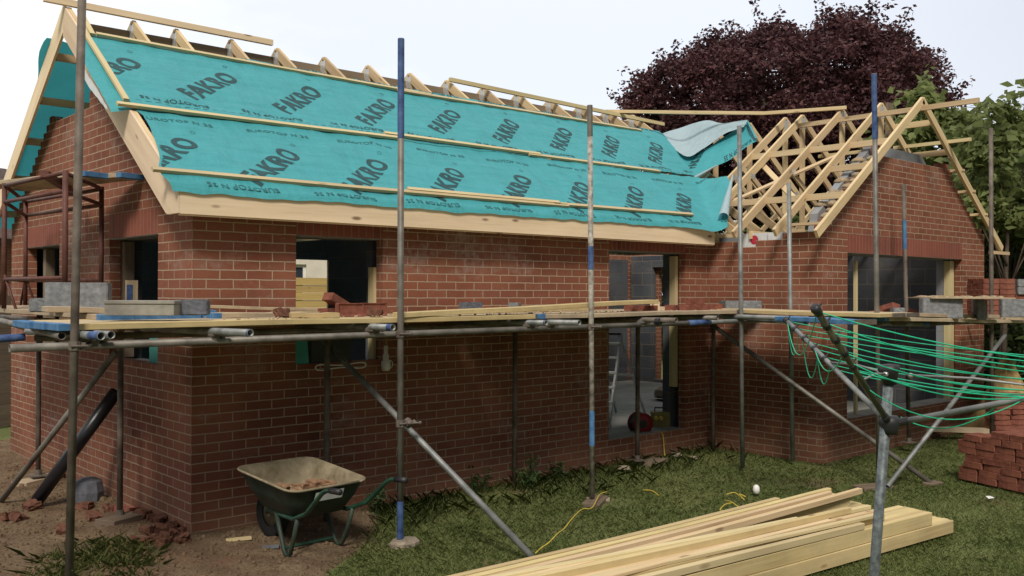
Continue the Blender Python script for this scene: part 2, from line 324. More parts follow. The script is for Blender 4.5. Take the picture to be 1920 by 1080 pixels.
# ------------------------------------------------------------------ mesh builder
class MB:
    def __init__(s): s.v = []; s.f = []; s.uv = []
    def face(s, idx, uvs): s.f.append(tuple(idx)); s.uv.extend(uvs)
    def poly(s, pts, uvs=None):
        b = len(s.v); s.v += [tuple(p) for p in pts]
        s.face(range(b, b + len(pts)), uvs or [(p[0], p[1]) for p in pts])
    def beam(s, p0, p1, w, h, up=(0, 0, 1), uo=None):
        s.path([p0, p1], w, h, up, uo)
    def path(s, pts, w, h, up=(0, 0, 1), uo=None):
        pts = [Vector(tuple(p)) for p in pts]; up = Vector(up)
        uo = random.random() * 20 if uo is None else uo
        rings = []; L = 0; b0 = len(s.v)
        for i, p in enumerate(pts):
            d = (pts[min(i + 1, len(pts) - 1)] - pts[max(i - 1, 0)]).normalized()
            sd_ = d.cross(up).normalized(); u2 = sd_.cross(d)
            if i: L += (p - pts[i - 1]).length
            b = len(s.v)
            s.v += [tuple(p + sd_ * a * w / 2 + u2 * c * h / 2) for a, c in ((-1, -1), (1, -1), (1, 1), (-1, 1))]
            rings.append((b, L))
        per = [0, w, w + h, 2 * w + h, 2 * w + 2 * h]
        for (a, la), (c, lc) in zip(rings, rings[1:]):
            for k in range(4):
                k2 = (k + 1) % 4
                s.face((a + k, c + k, c + k2, a + k2), [(uo + la, per[k]), (uo + lc, per[k]), (uo + lc, per[k + 1]), (uo + la, per[k + 1])])
        a = rings[0][0]; c = rings[-1][0]
        e = [(uo, 0), (uo + .02, 0), (uo + .02, h), (uo, h)]
        s.face((a, a + 1, a + 2, a + 3), e); s.face((c + 3, c + 2, c + 1, c), e)
    def box(s, lo, hi, uo=None):
        lo = Vector(lo); hi = Vector(hi); m_ = (lo + hi) / 2
        s.beam((lo.x, m_.y, m_.z), (hi.x, m_.y, m_.z), hi.y - lo.y, hi.z - lo.z, uo=uo)
    def tube(s, pts, r, n=12, hollow=False, cap=True):
        pts = [Vector(tuple(p)) for p in pts]
        rr = r if hasattr(r, '__len__') else [r] * len(pts)
        prev = None; rings = []; L = 0
        for i, p in enumerate(pts):
            d = (pts[min(i + 1, len(pts) - 1)] - pts[max(i - 1, 0)]).normalized()
            if prev is None: a = d.orthogonal().normalized()
            else: a = (prev - d * prev.dot(d)).normalized()
            prev = a; b_ = d.cross(a)
            if i: L += (p - pts[i - 1]).length
            st = len(s.v)
            for k in range(n):
                g = 2 * pi * k / n
                s.v.append(tuple(p + (a * cos(g) + b_ * sin(g)) * rr[i]))
            rings.append((st, L, p, a, b_, d))
        for (a, la, *_), (c, lc, *_) in zip(rings, rings[1:]):
            for k in range(n):
                k2 = (k + 1) % n
                s.face((a + k, a + k2, c + k2, c + k), [(la, k / n), (la, (k + 1) / n), (lc, (k + 1) / n), (lc, k / n)])
        for end, (st, L, p, a, b_, d) in ((0, rings[0]), (1, rings[-1])):
            if not cap: continue
            if not hollow:
                ids = list(range(st, st + n))
                s.face(ids if end else ids[::-1], [(0, 0)] * n)
            else:
                ri = rr[0] * .84; dd = d * (-1 if end else 1)
                i1 = len(s.v)
                for k in range(n):
                    g = 2 * pi * k / n; s.v.append(tuple(p + (a * cos(g) + b_ * sin(g)) * ri))
                i2 = len(s.v)
                for k in range(n):
                    g = 2 * pi * k / n; s.v.append(tuple(p + dd * .12 + (a * cos(g) + b_ * sin(g)) * ri))
                for k in range(n):
                    k2 = (k + 1) % n
                    q1 = (st + k, st + k2, i1 + k2, i1 + k); q2 = (i1 + k, i1 + k2, i2 + k2, i2 + k)
                    for q in (q1, q2): s.face(q if end else q[::-1], [(0, 0)] * 4)
                ids = list(range(i2, i2 + n)); s.face(ids if end else ids[::-1], [(0, 0)] * n)
    def prism(s, outer, holes, O, U, V, N, t, u0=0.0, v0=0.0, solid=None):
        """flat polygon in (u,v), front face at O facing N, thickness t behind"""
        O, U, V, N = (Vector(x) for x in (O, U, V, N))
        loops = [outer] + list(holes)
        flat = [p for l in loops for p in l]
        tris = tessellate_polygon([[Vector((p[0], p[1], 0)) for p in l] for l in loops])
        b = len(s.v); n = len(flat)
        s.v += [tuple(O + U * p[0] + V * p[1]) for p in flat]
        s.v += [tuple(O + U * p[0] + V * p[1] - N * t) for p in flat]
        flip = U.cross(V).dot(N) < 0
        for tr in tris:
            a = [flat[i] for i in tr]
            ar = (a[1][0] - a[0][0]) * (a[2][1] - a[0][1]) - (a[2][0] - a[0][0]) * (a[1][1] - a[0][1])
            tr = tuple(tr) if (ar > 0) != flip else tuple(tr)[::-1]
            uv = [(flat[i][0] + u0, flat[i][1] + v0) for i in tr]
            s.face([b + i for i in tr], uv)
            s.face([b + n + i for i in tr][::-1], uv[::-1])
        k = 0
        for li, l in enumerate(loops):
            ar = sum(l[i][0] * l[(i + 1) % len(l)][1] - l[(i + 1) % len(l)][0] * l[i][1] for i in range(len(l)))
            for i in range(len(l)):
                j = (i + 1) % len(l)
                a, c = k + i, k + j
                q = [b + a, b + c, b + n + c, b + n + a]
                out = (ar > 0) == (li == 0)
                vert = abs(l[i][0] - l[j][0]) < 1e-6
                if vert: uv = [(u0 + l[i][0], l[i][1] + v0), (u0 + l[j][0], l[j][1] + v0), (u0 + l[j][0] + t, l[j][1] + v0), (u0 + l[i][0] + t, l[i][1] + v0)]
                else: uv = [(l[i][0] + u0, v0), (l[j][0] + u0, v0), (l[j][0] + u0, v0 + t), (l[i][0] + u0, v0 + t)]
                if out != flip: q = q[::-1]; uv = uv[::-1]
                s.face(q, uv)
            k += len(l)
    def grid(s, fn, nu, nv, uvf=None):
        b = len(s.v)
        for j in range(nv + 1):
            for i in range(nu + 1): s.v.append(tuple(fn(i / nu, j / nv)))
        for j in range(nv):
            for i in range(nu):
                a = b + j * (nu + 1) + i
                q = (a, a + 1, a + nu + 2, a + nu + 1)
                s.face(q, [(i / nu, j / nv), ((i + 1) / nu, j / nv), ((i + 1) / nu, (j + 1) / nv), (i / nu, (j + 1) / nv)])
    def lathe(s, prof, p, axis=(0, 0, 1), n=20):
        ax = Vector(axis).normalized(); a = ax.orthogonal().normalized(); c = ax.cross(a); p = Vector(tuple(p)); b = len(s.v)
        for r_, h in prof:
            for k in range(n):
                g = 2 * pi * k / n; s.v.append(tuple(p + ax * h + (a * cos(g) + c * sin(g)) * r_))
        for j in range(len(prof) - 1):
            for k in range(n):
                k2 = (k + 1) % n
                s.face((b + j * n + k, b + j * n + k2, b + (j + 1) * n + k2, b + (j + 1) * n + k), [(0, 0)] * 4)
    def mesh(s, name, m, off=(0, 0, 0), smooth=False):
        me = bpy.data.meshes.new(name)
        o = np.array(off, float)
        me.from_pydata([tuple(np.array(p) - o) for p in s.v], [], s.f)
        if len(s.uv) == len(me.loops):
            l = me.uv_layers.new(name='UVMap')
            l.data.foreach_set('uv', np.array([(float(a), float(b_)) for a, b_ in s.uv], np.float32).ravel())
        me.materials.append(m)
        if smooth: me.polygons.foreach_set('use_smooth', [True] * len(me.polygons))
        me.update()
        return me

WOFF = {}
def thing(name, label, cat, loc=(0, 0, 0), group=None, rotz=0):
    o = bpy.data.objects.new(name, None); col.objects.link(o)
    o.empty_display_size = .1
    o.location = tuple(float(x) for x in loc); o.rotation_euler = (0, 0, rotz)
    o['label'] = label; o['category'] = cat
    if group: o['group'] = group
    WOFF[o.name] = np.array(loc, float)
    return o
def tag(o, label, cat, group=None):
    o['label'] = label; o['category'] = cat
    if group: o['group'] = group
    return o
def obj(name, mb, m, parent=None, smooth=False, bevel=0, local=False, label=None):
    off = (0, 0, 0) if (parent is None or local) else WOFF[parent.name]
    me = mb.mesh(name, m, off, smooth) if isinstance(mb, MB) else mb
    o = bpy.data.objects.new(name, me); col.objects.link(o)
    if parent is not None:
        o.parent = parent
        WOFF[o.name] = np.zeros(3) if local else WOFF[parent.name]
    else: WOFF[o.name] = np.zeros(3)
    if bevel:
        md = o.modifiers.new('edge', 'BEVEL'); md.width = bevel; md.segments = 1; md.limit_method = 'ANGLE'; md.angle_limit = R(40)
    if label: o['label'] = label
    return o
def single(name, mb, m, label, cat, base=None, smooth=False, bevel=0, group=None):
    """a thing that is one mesh, origin at its base"""
    if base is None: base = np.array(mb.v).mean(axis=0); base[2] = np.array(mb.v)[:, 2].min()
    me = mb.mesh(name, m, base, smooth)
    o = obj(name, me, m, bevel=bevel); o.location = tuple(float(x) for x in base); WOFF[o.name] = np.array(base, float)
    return tag(o, label, cat, group)
def place(me, name, loc, rot, label, cat, group=None, m=None):
    o = bpy.data.objects.new(name, me); col.objects.link(o)
    o.location = tuple(float(x) for x in loc); o.rotation_euler = tuple(rot)
    return tag(o, label, cat, group)
def structure(name, mb, m, smooth=False):
    o = obj(name, mb, m, smooth=smooth); o['kind'] = 'structure'; return o

# ------------------------------------------------------------------ ground
gm = MB()
gm.poly([(-400, -400, -.02), (400, -400, -.02), (400, 400, -.02), (-400, 400, -.02)])
structure('ground', gm, m_lawn)
def hnoise(x, y, s=1.0):
    return (sin(x * 2.3 * s + 1.1) * cos(y * 1.9 * s + .4) + .6 * sin(x * 5.1 * s + y * 3.7 * s + 2) + .45 * cos(y * 7.3 * s - x * 4.2 * s) + .3 * sin(x * 13 * s + 1) * sin(y * 11 * s))
SOIL = [(-9, -1.2), (-2.6, -1.6), (-1.25, -1.1), (-1.0, -.85), (-.55, -1.0), (-.3, -1.45), (-.1, -1.75), (.12, -1.72), (.35, -1.40), (.75, -1.12), (1.05, -.86), (1.35, -.5), (1.6, -.2), (1.75, .3), (1.2, 4.6), (.5, 7), (-3, 9), (-9, 9)]
def inside(p, poly):
    c = False; n = len(poly)
    for i in range(n):
        a, b_ = poly[i], poly[(i + 1) % n]
        if (a[1] > p[1]) != (b_[1] > p[1]) and p[0] < (b_[0] - a[0]) * (p[1] - a[1]) / (b_[1] - a[1]) + a[0]: c = not c
    return c
def edge_dist(p, poly):
    d = 1e9
    for i in range(len(poly)):
        a = np.array(poly[i]); b_ = np.array(poly[(i + 1) % len(poly)]); q = np.array(p)
        t_ = np.clip((q - a) @ (b_ - a) / ((b_ - a) @ (b_ - a)), 0, 1)
        d = min(d, float(np.linalg.norm(q - a - t_ * (b_ - a))))
    return d
GRASSP = [(-1.55, -.9), (-1.2, -.25), (-1.05, .12), (-.72, .33), (-.42, .22), (-.3, -.02), (-.42, -.45), (-.62, -.85), (-1.0, -1.1)]
def soil_h(x, y):
    e = edge_dist((x, y), SOIL) * (1 if inside((x, y), SOIL) else -1)
    h = min(1, max(-.35, e / .28))
    z = -.018 + .030 * h + .011 * hnoise(x, y, 2.1) * max(0, h) + .006 * hnoise(x + 3, y - 7, 6.3) * max(0, h)
    z += .05 * math.exp(-((x + .75) ** 2 + (y - 2.2) ** 2) / .5) + .035 * math.exp(-((x + .15) ** 2 + (y - .5) ** 2) / .05)
    return z
sm = MB()
NX, NY = 150, 150
def sfun(a, c):
    x = -4.5 + 6.6 * a; y = -2.3 + 8.3 * c
    return (x, y, soil_h(x, y))
sm.grid(sfun, NX, NY)
structure('bare_soil', sm, m_soil, smooth=True)

# ------------------------------------------------------------------ the house
house = thing('brick_house', 'half built red brick house with open timber roof trusses and teal roof membrane', 'house', (0, 0, 0))
EZ = 2.43
SL, SW = .72, .71
RY, RZ = 2.5, 4.6            # main ridge
RXW, RZW = 8.83, 4.38        # wing ridge
X1, YW, X2, Y2 = 6.59, -1.52, 11.02, 5.01
def zmain(y): return RZ - SL * abs(y - RY)
def zwing(x): return RZW - SW * abs(x - RXW)
HEAD = EZ - .075
T = .1025
def part(name, mb, m, **k): return obj(name, mb, m, house, **k)
# outer leaf: front wall
W1a, W1b, W2a, W2b = .89, 1.755, 4.75, 6.11
SILL1, SILL2 = 1.28, .255
b = MB()
b.prism([(0, -.15), (X1 - .002, -.15), (X1 - .002, EZ + .20), (0, EZ + .20)],
        [[(W1a, SILL1), (W1b, SILL1), (W1b, HEAD + .225), (W1a - .0, HEAD + .225)], [(W2a, SILL2), (W2b, SILL2), (W2b, HEAD + .225), (W2a, HEAD + .225)]],
        (0, 0, 0), (1, 0, 0), (0, 0, 1), (0, -1, 0), T, u0=.1125, v0=-EZ + 7.5)
part('front_wall', b, m_brick)
# gable wall (stepped, unfinished top)
gz = lambda y: zmain(y) - .125
def rake_steps(y0, y1, fn, zmin, n_sign=1, st=.075):
    """stepped brick rake following fn between y0 and y1"""
    pts = []; y = y0
    dy = st / (SL if fn is gz else SW)
    k = int(math.ceil(abs(y1 - y0) / dy))
    for i in range(k):
        a = y0 + (y1 - y0) * i / k; c = y0 + (y1 - y0) * (i + 1) / k
        z = min(fn(a), fn(c)); z = EZ + round((z - EZ) / st) * st
        pts += [(a, z), (c, z)]
    return pts
outer = [(0, -.15), (Y2, -.15)]
r1 = rake_steps(0, 1.75, gz, 0); r2 = rake_steps(3.5, Y2, gz, 0)
top = r1 + [(1.75, 3.78), (2.35, 3.78), (2.35, 3.63), (3.45, 3.63)] + [p for p in r2]
outer = [(0, -.15), (Y2, -.15)] + top[::-1]
dd = []
for p in outer:
    if not dd or hypot(p[0] - dd[-1][0], p[1] - dd[-1][1]) > 1e-4: dd.append(p)
outer = dd
G1a, G1b, G2a, G2b = .665, 1.80, 3.24, 4.39
b = MB()
b.prism(outer, [[(G1a, SILL1), (G1b, SILL1), (G1b, HEAD + .225), (G1a, HEAD + .225)], [(G2a, SILL1), (G2b, SILL1), (G2b, HEAD + .225), (G2a, HEAD + .225)]],
        (-.001, .0005, 0), (0, 1, 0), (0, 0, 1), (-1, 0, 0), T, u0=0.0, v0=-EZ + 7.5)
part('gable_wall', b, m_brick)
# wing side wall, top two courses missing where the insulation shows
b = MB()
L = -YW
def sw_top():
    t0 = EZ + .15
    return [(L - .001, -.15), (L - .001, t0), (L - .5, t0), (L - .5, t0 - .075), (L - .86, t0 - .075), (L - .86, t0 - .15), (L - 1.18, t0 - .15), (L - 1.18, t0 - .075), (0, t0 - .075), (0, -.15)]
b.prism(sw_top()[::-1], [], (X1, 0, 0), (0, -1, 0), (0, 0, 1), (-1, 0, 0), T, u0=0.0, v0=-EZ + 7.5)
part('wing_side_wall', b, m_brick)
# wing gable
wz = lambda x: zwing(x) - .125
O1a, O1b, OS = X1 + .56, X1 + 3.69, .43
r1 = rake_steps(X1, 7.86, wz, 0); r2 = rake_steps(9.93, X2, wz, 0)
top = r1 + [(7.86, 3.555), (9.93, 3.555)] + r2
outer = [(X1, -.15), (X2, -.15)] + top[::-1]
dd = []
for p in outer:
    if not dd or hypot(p[0] - dd[-1][0], p[1] - dd[-1][1]) > 1e-4: dd.append(p)
b = MB()
b.prism([(max(p[0] - X1, .0015), p[1]) for p in dd], [[(.56, OS), (3.69, OS), (3.69, HEAD + .225), (.56, HEAD + .225)]],
        (X1, YW - .001, 0), (1, 0, 0), (0, 0, 1), (0, -1, 0), T, u0=.1125, v0=-EZ + 7.5)
part('wing_gable_wall', b, m_brick)
# right and rear walls
b = MB()
b.prism([(0, -.15), (Y2 - YW, -.15), (Y2 - YW, 2.6), (0, 2.6)], [[(5.27, .25), (5.75, .25), (5.75, HEAD), (5.27, HEAD)]], (X2, YW + T, 0), (0, 1, 0), (0, 0, 1), (1, 0, 0), T, v0=-EZ + 7.5)
part('wing_outer_wall', b, m_brick)
b = MB()
b.prism([(T, -.15), (X2, -.15), (X2, 2.6), (T, 2.6)], [[(3.1, 1.0), (4.25, 1.0), (4.25, HEAD), (3.1, HEAD)]], (0, Y2 + .1, 0), (1, 0, 0), (0, 0, 1), (0, 1, 0), T, v0=-EZ + 7.5)
part('rear_wall', b, m_brick)
# soldier courses over the openings, 2 mm proud
def soldier(a0, a1, O, U, N):
    b = MB()
    b.prism([(a0, HEAD), (a1, HEAD), (a1, HEAD + .225), (a0, HEAD + .225)], [], O, U, (0, 0, 1), N, T, u0=0, v0=-HEAD)
    part('soldier_course', b, m_soldier)
soldier(W1a, W1b, (0, -.002, 0), (1, 0, 0), (0, -1, 0))
soldier(W2a, W2b, (0, -.002, 0), (1, 0, 0), (0, -1, 0))
soldier(G1a, G1b, (-.003, 0, 0), (0, 1, 0), (-1, 0, 0))
soldier(G2a, G2b, (-.003, 0, 0), (0, 1, 0), (-1, 0, 0))
soldier(O1a, O1b, (0, YW - .003, 0), (1, 0, 0), (0, -1, 0))
# steel lintels under them
for a0, a1, ax in ((W1a, W1b, 'f'), (W2a, W2b, 'f'), (O1a, O1b, 'w'), (G1a, G1b, 'g'), (G2a, G2b, 'g')):
    b = MB()
    if ax == 'f': b.box((a0 - .06, .008, HEAD - .007), (a1 + .06, .25, HEAD - .001))
    if ax == 'w': b.box((a0 - .06, YW + .008, HEAD - .007), (a1 + .06, YW + .25, HEAD - .001))
    if ax == 'g': b.box((.008, a0 - .06, HEAD - .007), (.25, a1 + .06, HEAD - .001))
    part('lintel', b, m_lintel)
# inner leaf of dark blocks (cavity 0.1)
IL = .2025
b = MB()
b.prism([(IL, -.1), (X1 - .001, -.1), (X1 - .001, 2.47), (IL, 2.47)], [[(W1a - .03, SILL1 - .02), (W1b + .02, SILL1 - .02), (W1b + .02, HEAD - .012), (W1a - .03, HEAD - .012)], [(W2a - .03, SILL2 - .02), (W2b - .05, SILL2 - .02), (W2b - .05, HEAD - .012), (W2a - .03, HEAD - .012)]],
        (0, IL, 0), (1, 0, 0), (0, 0, 1), (0, -1, 0), .1)
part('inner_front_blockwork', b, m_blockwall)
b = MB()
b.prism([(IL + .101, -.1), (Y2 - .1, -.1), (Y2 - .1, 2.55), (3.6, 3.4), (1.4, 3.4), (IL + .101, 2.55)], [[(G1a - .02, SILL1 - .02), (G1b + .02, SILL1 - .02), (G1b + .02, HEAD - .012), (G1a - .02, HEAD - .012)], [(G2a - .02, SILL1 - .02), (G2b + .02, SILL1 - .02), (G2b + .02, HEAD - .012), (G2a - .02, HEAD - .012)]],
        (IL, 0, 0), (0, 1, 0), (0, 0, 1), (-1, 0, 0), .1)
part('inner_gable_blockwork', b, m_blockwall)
b = MB()
b.prism([(0, -.1), (L - .15, -.1), (L - .15, 2.57), (0, 2.57)], [], (X1 + .2, 0, 0), (0, -1, 0), (0, 0, 1), (-1, 0, 0), .1)
part('inner_wing_side_blockwork', b, m_blocklight)
b = MB()
b.prism([(0, -.1), (Y2 - YW - .4, -.1), (Y2 - YW - .4, 2.57), (0, 2.57)], [[(5.10, .25), (5.60, .25), (5.60, HEAD), (5.10, HEAD)]], (X2 - .205, YW + .305, 0), (0, 1, 0), (0, 0, 1), (-1, 0, 0), .1)
part('inner_wing_outer_blockwork', b, m_blockmid)
b = MB()
b.prism([(IL + .1, -.1), (X2 - .31, -.1), (X2 - .31, 2.5), (IL + .1, 2.5)], [[(3.05, .98), (4.28, .98), (4.28, HEAD - .02), (3.05, HEAD - .02)]], (0, Y2 - .105, 0), (1, 0, 0), (0, 0, 1), (0, -1, 0), .1)
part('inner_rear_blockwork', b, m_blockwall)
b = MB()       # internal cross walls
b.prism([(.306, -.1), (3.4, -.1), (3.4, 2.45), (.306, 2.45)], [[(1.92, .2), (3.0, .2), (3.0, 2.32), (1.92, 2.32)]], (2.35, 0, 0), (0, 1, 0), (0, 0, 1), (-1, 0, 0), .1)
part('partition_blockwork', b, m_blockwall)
# wing gable inner leaf: blocks rising past the brickwork, raking edge cut in block steps
def blk_top():
    pts = [(X1 + .21, 2.60)]
    for a in (6.84, 7.06, 7.28, 7.50, 7.72, 7.90):
        pts += [(a, zwing(a) - .235), (a + .005, zwing(a) - .165), (a + .20, zwing(a + .20) - .165)]
    return pts + [(8.12, 3.735), (9.46, 3.735), (9.78, 3.50), (X2 - .21, 2.66)]
b = MB()
b.prism([(X1 + .21, -.1), (X2 - .21, -.1)] + blk_top()[::-1], [[(O1a - .02, OS - .02), (O1b - .12, OS - .02), (O1b - .12, HEAD - .012), (O1a - .02, HEAD - .012)]],
        (0, YW + .2025, 0), (1, 0, 0), (0, 0, 1), (0, -1, 0), .1)
part('wing_inner_gable_blockwork', b, m_blocklight)
# mortar droppings capping both raking edges
b = MB()
for i in range(46):
    x = 6.75 + 1.12 * (i / 45) + rng.uniform(-.03, .03)
    yy = YW + .05 + rng.uniform(-.02, .02)
    z = EZ + math.floor((wz(x) - EZ) / .075) * .075
    s_ = rng.uniform(.45, 1.05); b.lathe([(0, -.02), (.062 * s_, 0), (.06 * s_, .028 * s_), (.03 * s_, .052 * s_), (0, .055 * s_)], (x, yy, z + .01), n=8)
for x in (7.06, 7.28, 7.50, 7.72, 7.90):
    z = zwing(x) - .225
    for k in range(3):
        s_ = rng.uniform(.8, 1.4); b.lathe([(0, -.02), (.08 * s_, 0), (.065 * s_, .03), (.03, .06), (0, .062)], (x + rng.uniform(-.03, .03), YW + .25 + rng.uniform(-.03, .03), z), n=7)
part('mortar_capping', b, m_mortar, smooth=True)
# floor slab
b = MB(); b.box((IL + .11, IL + .11, -.05), (X1 + .3, Y2 - .22, .215)); b.box((X1 + .301, YW + .31, -.05), (X2 - .32, Y2 - .22, .215))
part('floor_slab', b, m_slab)
b = MB(); b.box((W2a, .01, SILL2 - .035), (W2b, .3, SILL2 + .004)); part('sill_bed', b, m_slab)
b = MB(); b.box((O1a, YW + .01, OS - .05), (O1b, YW + .31, OS + .003)); part('sill_bed', b, m_slab)
# door linings / cavity closers in the reveals
for x, z0, z1, y in ((W2b - .035, .75, HEAD - .03, .105), (W1b - .012, SILL1, HEAD - .25, .105)):
    b = MB(); b.beam((x, y + .045, z0), (x, y + .045, z1), .05 if x > 3 else .03, .09, up=(0, 1, 0)); part('cavity_closer', b, m_batten)
b = MB(); b.beam((O1b - .07, YW + .15, OS), (O1b - .07, YW + .15, HEAD - .02), .12, .09, up=(0, 1, 0)); part('cavity_closer', b, m_batten)
b = MB(); b.beam((4.24, Y2 - .02, 1.0), (4.24, Y2 - .02, HEAD), .05, .09, up=(0, 1, 0)); part('cavity_closer', b, m_batten)
for y in (G1b - .02, G2b - .25):
    b = MB(); b.beam((.155, y, SILL1), (.155, y, HEAD - .02), .09, .10, up=(0, 1, 0)); part('cavity_closer', b, m_old)

# fascia, bargeboards
b = MB(); b.beam((-.185, -.2, 2.5495), (6.40, -.2, 2.5535), .028, .183, uo=3); part('fascia', b, m_new, bevel=.002)
b = MB(); b.beam((-.185, -.19, 2.452), (6.40, -.19, 2.454), .02, .008, uo=1); part('drip_edge', b, m_new)
bl = lambda y: zmain(y) + .004
b = MB()
b.prism([(RY, bl(RY)), (RY, bl(RY) - .30), (.02, bl(.02) - .345), (-.02, 2.462), (-.213, 2.462), (-.213, bl(-.213))][::-1], [], (-.20, 0, 0), (0, 1, 0), (0, 0, 1), (-1, 0, 0), .025)
def reuv(mb, ang):      # run the grain along the board
    us = []
    for a, c in mb.uv: us.append((a * cos(ang) + c * sin(ang), -a * sin(ang) + c * cos(ang)))
    mb.uv = us
reuv(b, math.atan(SL)); part('bargeboard', b, m_new, bevel=.002)
b = MB()
b.prism([(RY + .001, bl(RY)), (5.25, bl(5.25)), (5.25, bl(5.25) - .22), (RY + .001, bl(RY) - .26)][::-1], [], (-.20, 0, 0), (0, 1, 0), (0, 0, 1), (-1, 0, 0), .025)
reuv(b, -math.atan(SL)); part('bargeboard', b, m_new, bevel=.002)
# gable ladder behind the bargeboards: rafter against the wall and noggins
for s_ in (-1, 1):
    b = MB(); e = RY + s_ * 2.66
    b.beam((-.155, RY + s_ * .01, RZ - .062), (-.155, e, zmain(e) - .062), .035, .097); part('ladder_rafter', b, m_truss)
    for k in range(5):
        y = RY + s_ * (.45 + k * .5)
        b = MB(); b.beam((-.13, y, zmain(y) - .075), (.45, y, zmain(y) - .075), .04, .075); part('noggin', b, m_truss)

# roof trusses: one built, then copied
def make_truss(name, axis, half, ridge_z, slope, plates=True, king=True, eave=.2, chord_z=2.58):
    """local: ridge at origin line; span along local a, rise along z; thickness along local t"""
    def P(a, z): return (0, a, z) if axis == 'y' else (a, 0, z)
    tup = (1, 0, 0) if axis == 'y' else (0, 1, 0)
    root = bpy.data.objects.new(name, None); col.objects.link(root); root.parent = house; WOFF[root.name] = np.zeros(3)
    d = .097; off = d / 2 * hypot(1, slope)
    e = half + eave
    def sub(nm, mb, m): return obj(nm, mb, m, root, local=True, bevel=.002)
    for s_ in (-1, 1):
        b = MB(); b.beam(P(s_ * (-.012), ridge_z - off + .0), P(s_ * e, ridge_z - slope * e - off), d, .036, up=tup); sub('rafter', b, m_truss)
    cz = chord_z
    b = MB(); hh = half - .08; b.beam(P(-hh, cz), P(hh, cz), .097, .034, up=tup); sub('bottom_chord', b, m_truss)
    if king:
        b = MB(); b.beam(P(0, ridge_z - .13), P(0, cz + .05), .095, .033, up=tup); sub('king_post', b, m_truss)
        for s_ in (-1, 1):
            b = MB(); a = s_ * half * .55; b.beam(P(a, ridge_z - slope * abs(a) - .12), P(s_ * .06, cz + .06), .072, .032, up=tup); sub('web', b, m_truss)
    if plates:
        def plate(a, z, w_, h_):
            b = MB()
            for s_ in (-1, 1):
                t_ = s_ * .0195
                q = [P(a - w_ / 2, z - h_ / 2), P(a + w_ / 2, z - h_ / 2), P(a + w_ / 2, z + h_ / 2), P(a - w_ / 2, z + h_ / 2)]
                q = [(p[0] + t_ * tup[0], p[1] + t_ * tup[1], p[2]) for p in q]
                b.poly(q)
            sub('nail_plate', b, m_plate)
        plate(0, ridge_z - .145, .10, .15)
        if king:
            plate(half * .55, ridge_z - slope * half * .55 - .11, .1, .07); plate(-half * .55, ridge_z - slope * half * .55 - .11, .1, .07)
            plate(0, cz, .14, .1)
    return root
def copy_part(root, loc):
    c = root.copy(); col.objects.link(c); c.parent = house; c.location = loc
    for g in list(root.children):
        d = g.copy(); col.objects.link(d); d.parent = c
    return c
MX = [.46, .895, 1.495, 2.04, 2.636, 3.232, 3.842, 4.427, 5.035, 5.645, 6.255, 6.872, 7.445, 8.03]
tr = make_truss('roof_truss', 'y', 2.5, RZ, SL, eave=.165)
for i, x in enumerate(MX):
    z = 0.028 * max(0, (x - 1.5)) / 6.5
    if i == 0: tr.location = (x, RY, z)
    else: copy_part(tr, (x, RY, z))
tw = make_truss('wing_truss', 'x', 2.24, RZW + .02, SW, eave=.26)
WY = [-1.08, -.53, .07, .34, .93, 1.53]
for i, y in enumerate(WY):
    if i == 0: tw.location = (RXW, y, 0)
    else: copy_part(tw, (RXW, y, 0))
# barge rafters of the wing gable, projecting in front of the brickwork
te = make_truss('barge_truss', 'x', 2.24, RZW - .012, SW, plates=False, king=False, eave=.30, chord_z=-9) if False else None
for s_ in (-1, 1):
    b = MB(); e = 2.53; off = .0485 * hypot(1, SW)
    b.beam((RXW - .06 - s_ * .012, YW - .13, RZW - off), (RXW - .06 + s_ * e, YW - .13, RZW - SW * e - off), .097, .04, up=(0, 1, 0)); part('barge_rafter', b, m_truss, bevel=.002)
# noggins from the last truss out to the barge rafters
for x0, d_, ya, yb in ((8.0, .06, .34, YW - .13), (7.52, .05, -1.06, YW - .13), (6.98, .06, -.04, YW - .13), (9.62, .06, -1.0, YW - .13), (9.93, .06, -1.0, YW - .16), (10.29, .06, -1.0, YW - .16), (10.70, .06, -1.0, YW - .16), (9.15, .06, -1.0, YW - .13)):
    b = MB(); z = zwing(x0) - .06; b.beam((x0, ya, z), (x0, yb, z), .035 if x0 < 9.9 else .09, .075 if x0 < 9.9 else .035); part('noggin', b, m_truss, bevel=.002)
b = MB(); b.beam((6.50, -1.16, 2.66), (6.50, -1.66, 2.66), .10, .03); part('wall_plate_offcut', b, m_truss)
b = MB(); b.beam((10.9, YW - .13, 2.47), (11.55, YW - .13, 2.47), .04, .045); part('noggin', b, m_truss)
# long temporary battens
for p0, p1, w_, h_, m in (((8.72, .15, RZW - .17), (8.72, -2.36, RZW - .17), .045, .06, m_truss), ((9.5, .2, zwing(9.5) - .03), (9.5, -1.95, zwing(9.5) - .03), .045, .045, m_batten)):
    b = MB(); b.beam(p0, p1, w_, h_); part('long_batten', b, m)
b = MB(); b.path([(7.4, 2.47, 4.575), (7.9, 1.5, 4.49), (8.4, .4, 4.39), (8.78, -.62, 4.375)], .05, .045); part('long_batten', b, m_truss)
b = MB(); b.beam((-.39, 2.44, 4.612), (1.96, 2.46, 4.618), .045, .062, uo=5); part('ridge_batten', b, m_new, bevel=.002)
b = MB(); b.beam((4.36, 2.36, 4.565), (8.5, 2.27, 4.49), .045, .05); part('ridge_batten', b, m_batten)
b = MB(); b.beam((-.02, RY + .075, RZ - .19), (8.2, RY + .075, RZ - .16), .035, .15); part('ridge_binder', b, m_ridge)
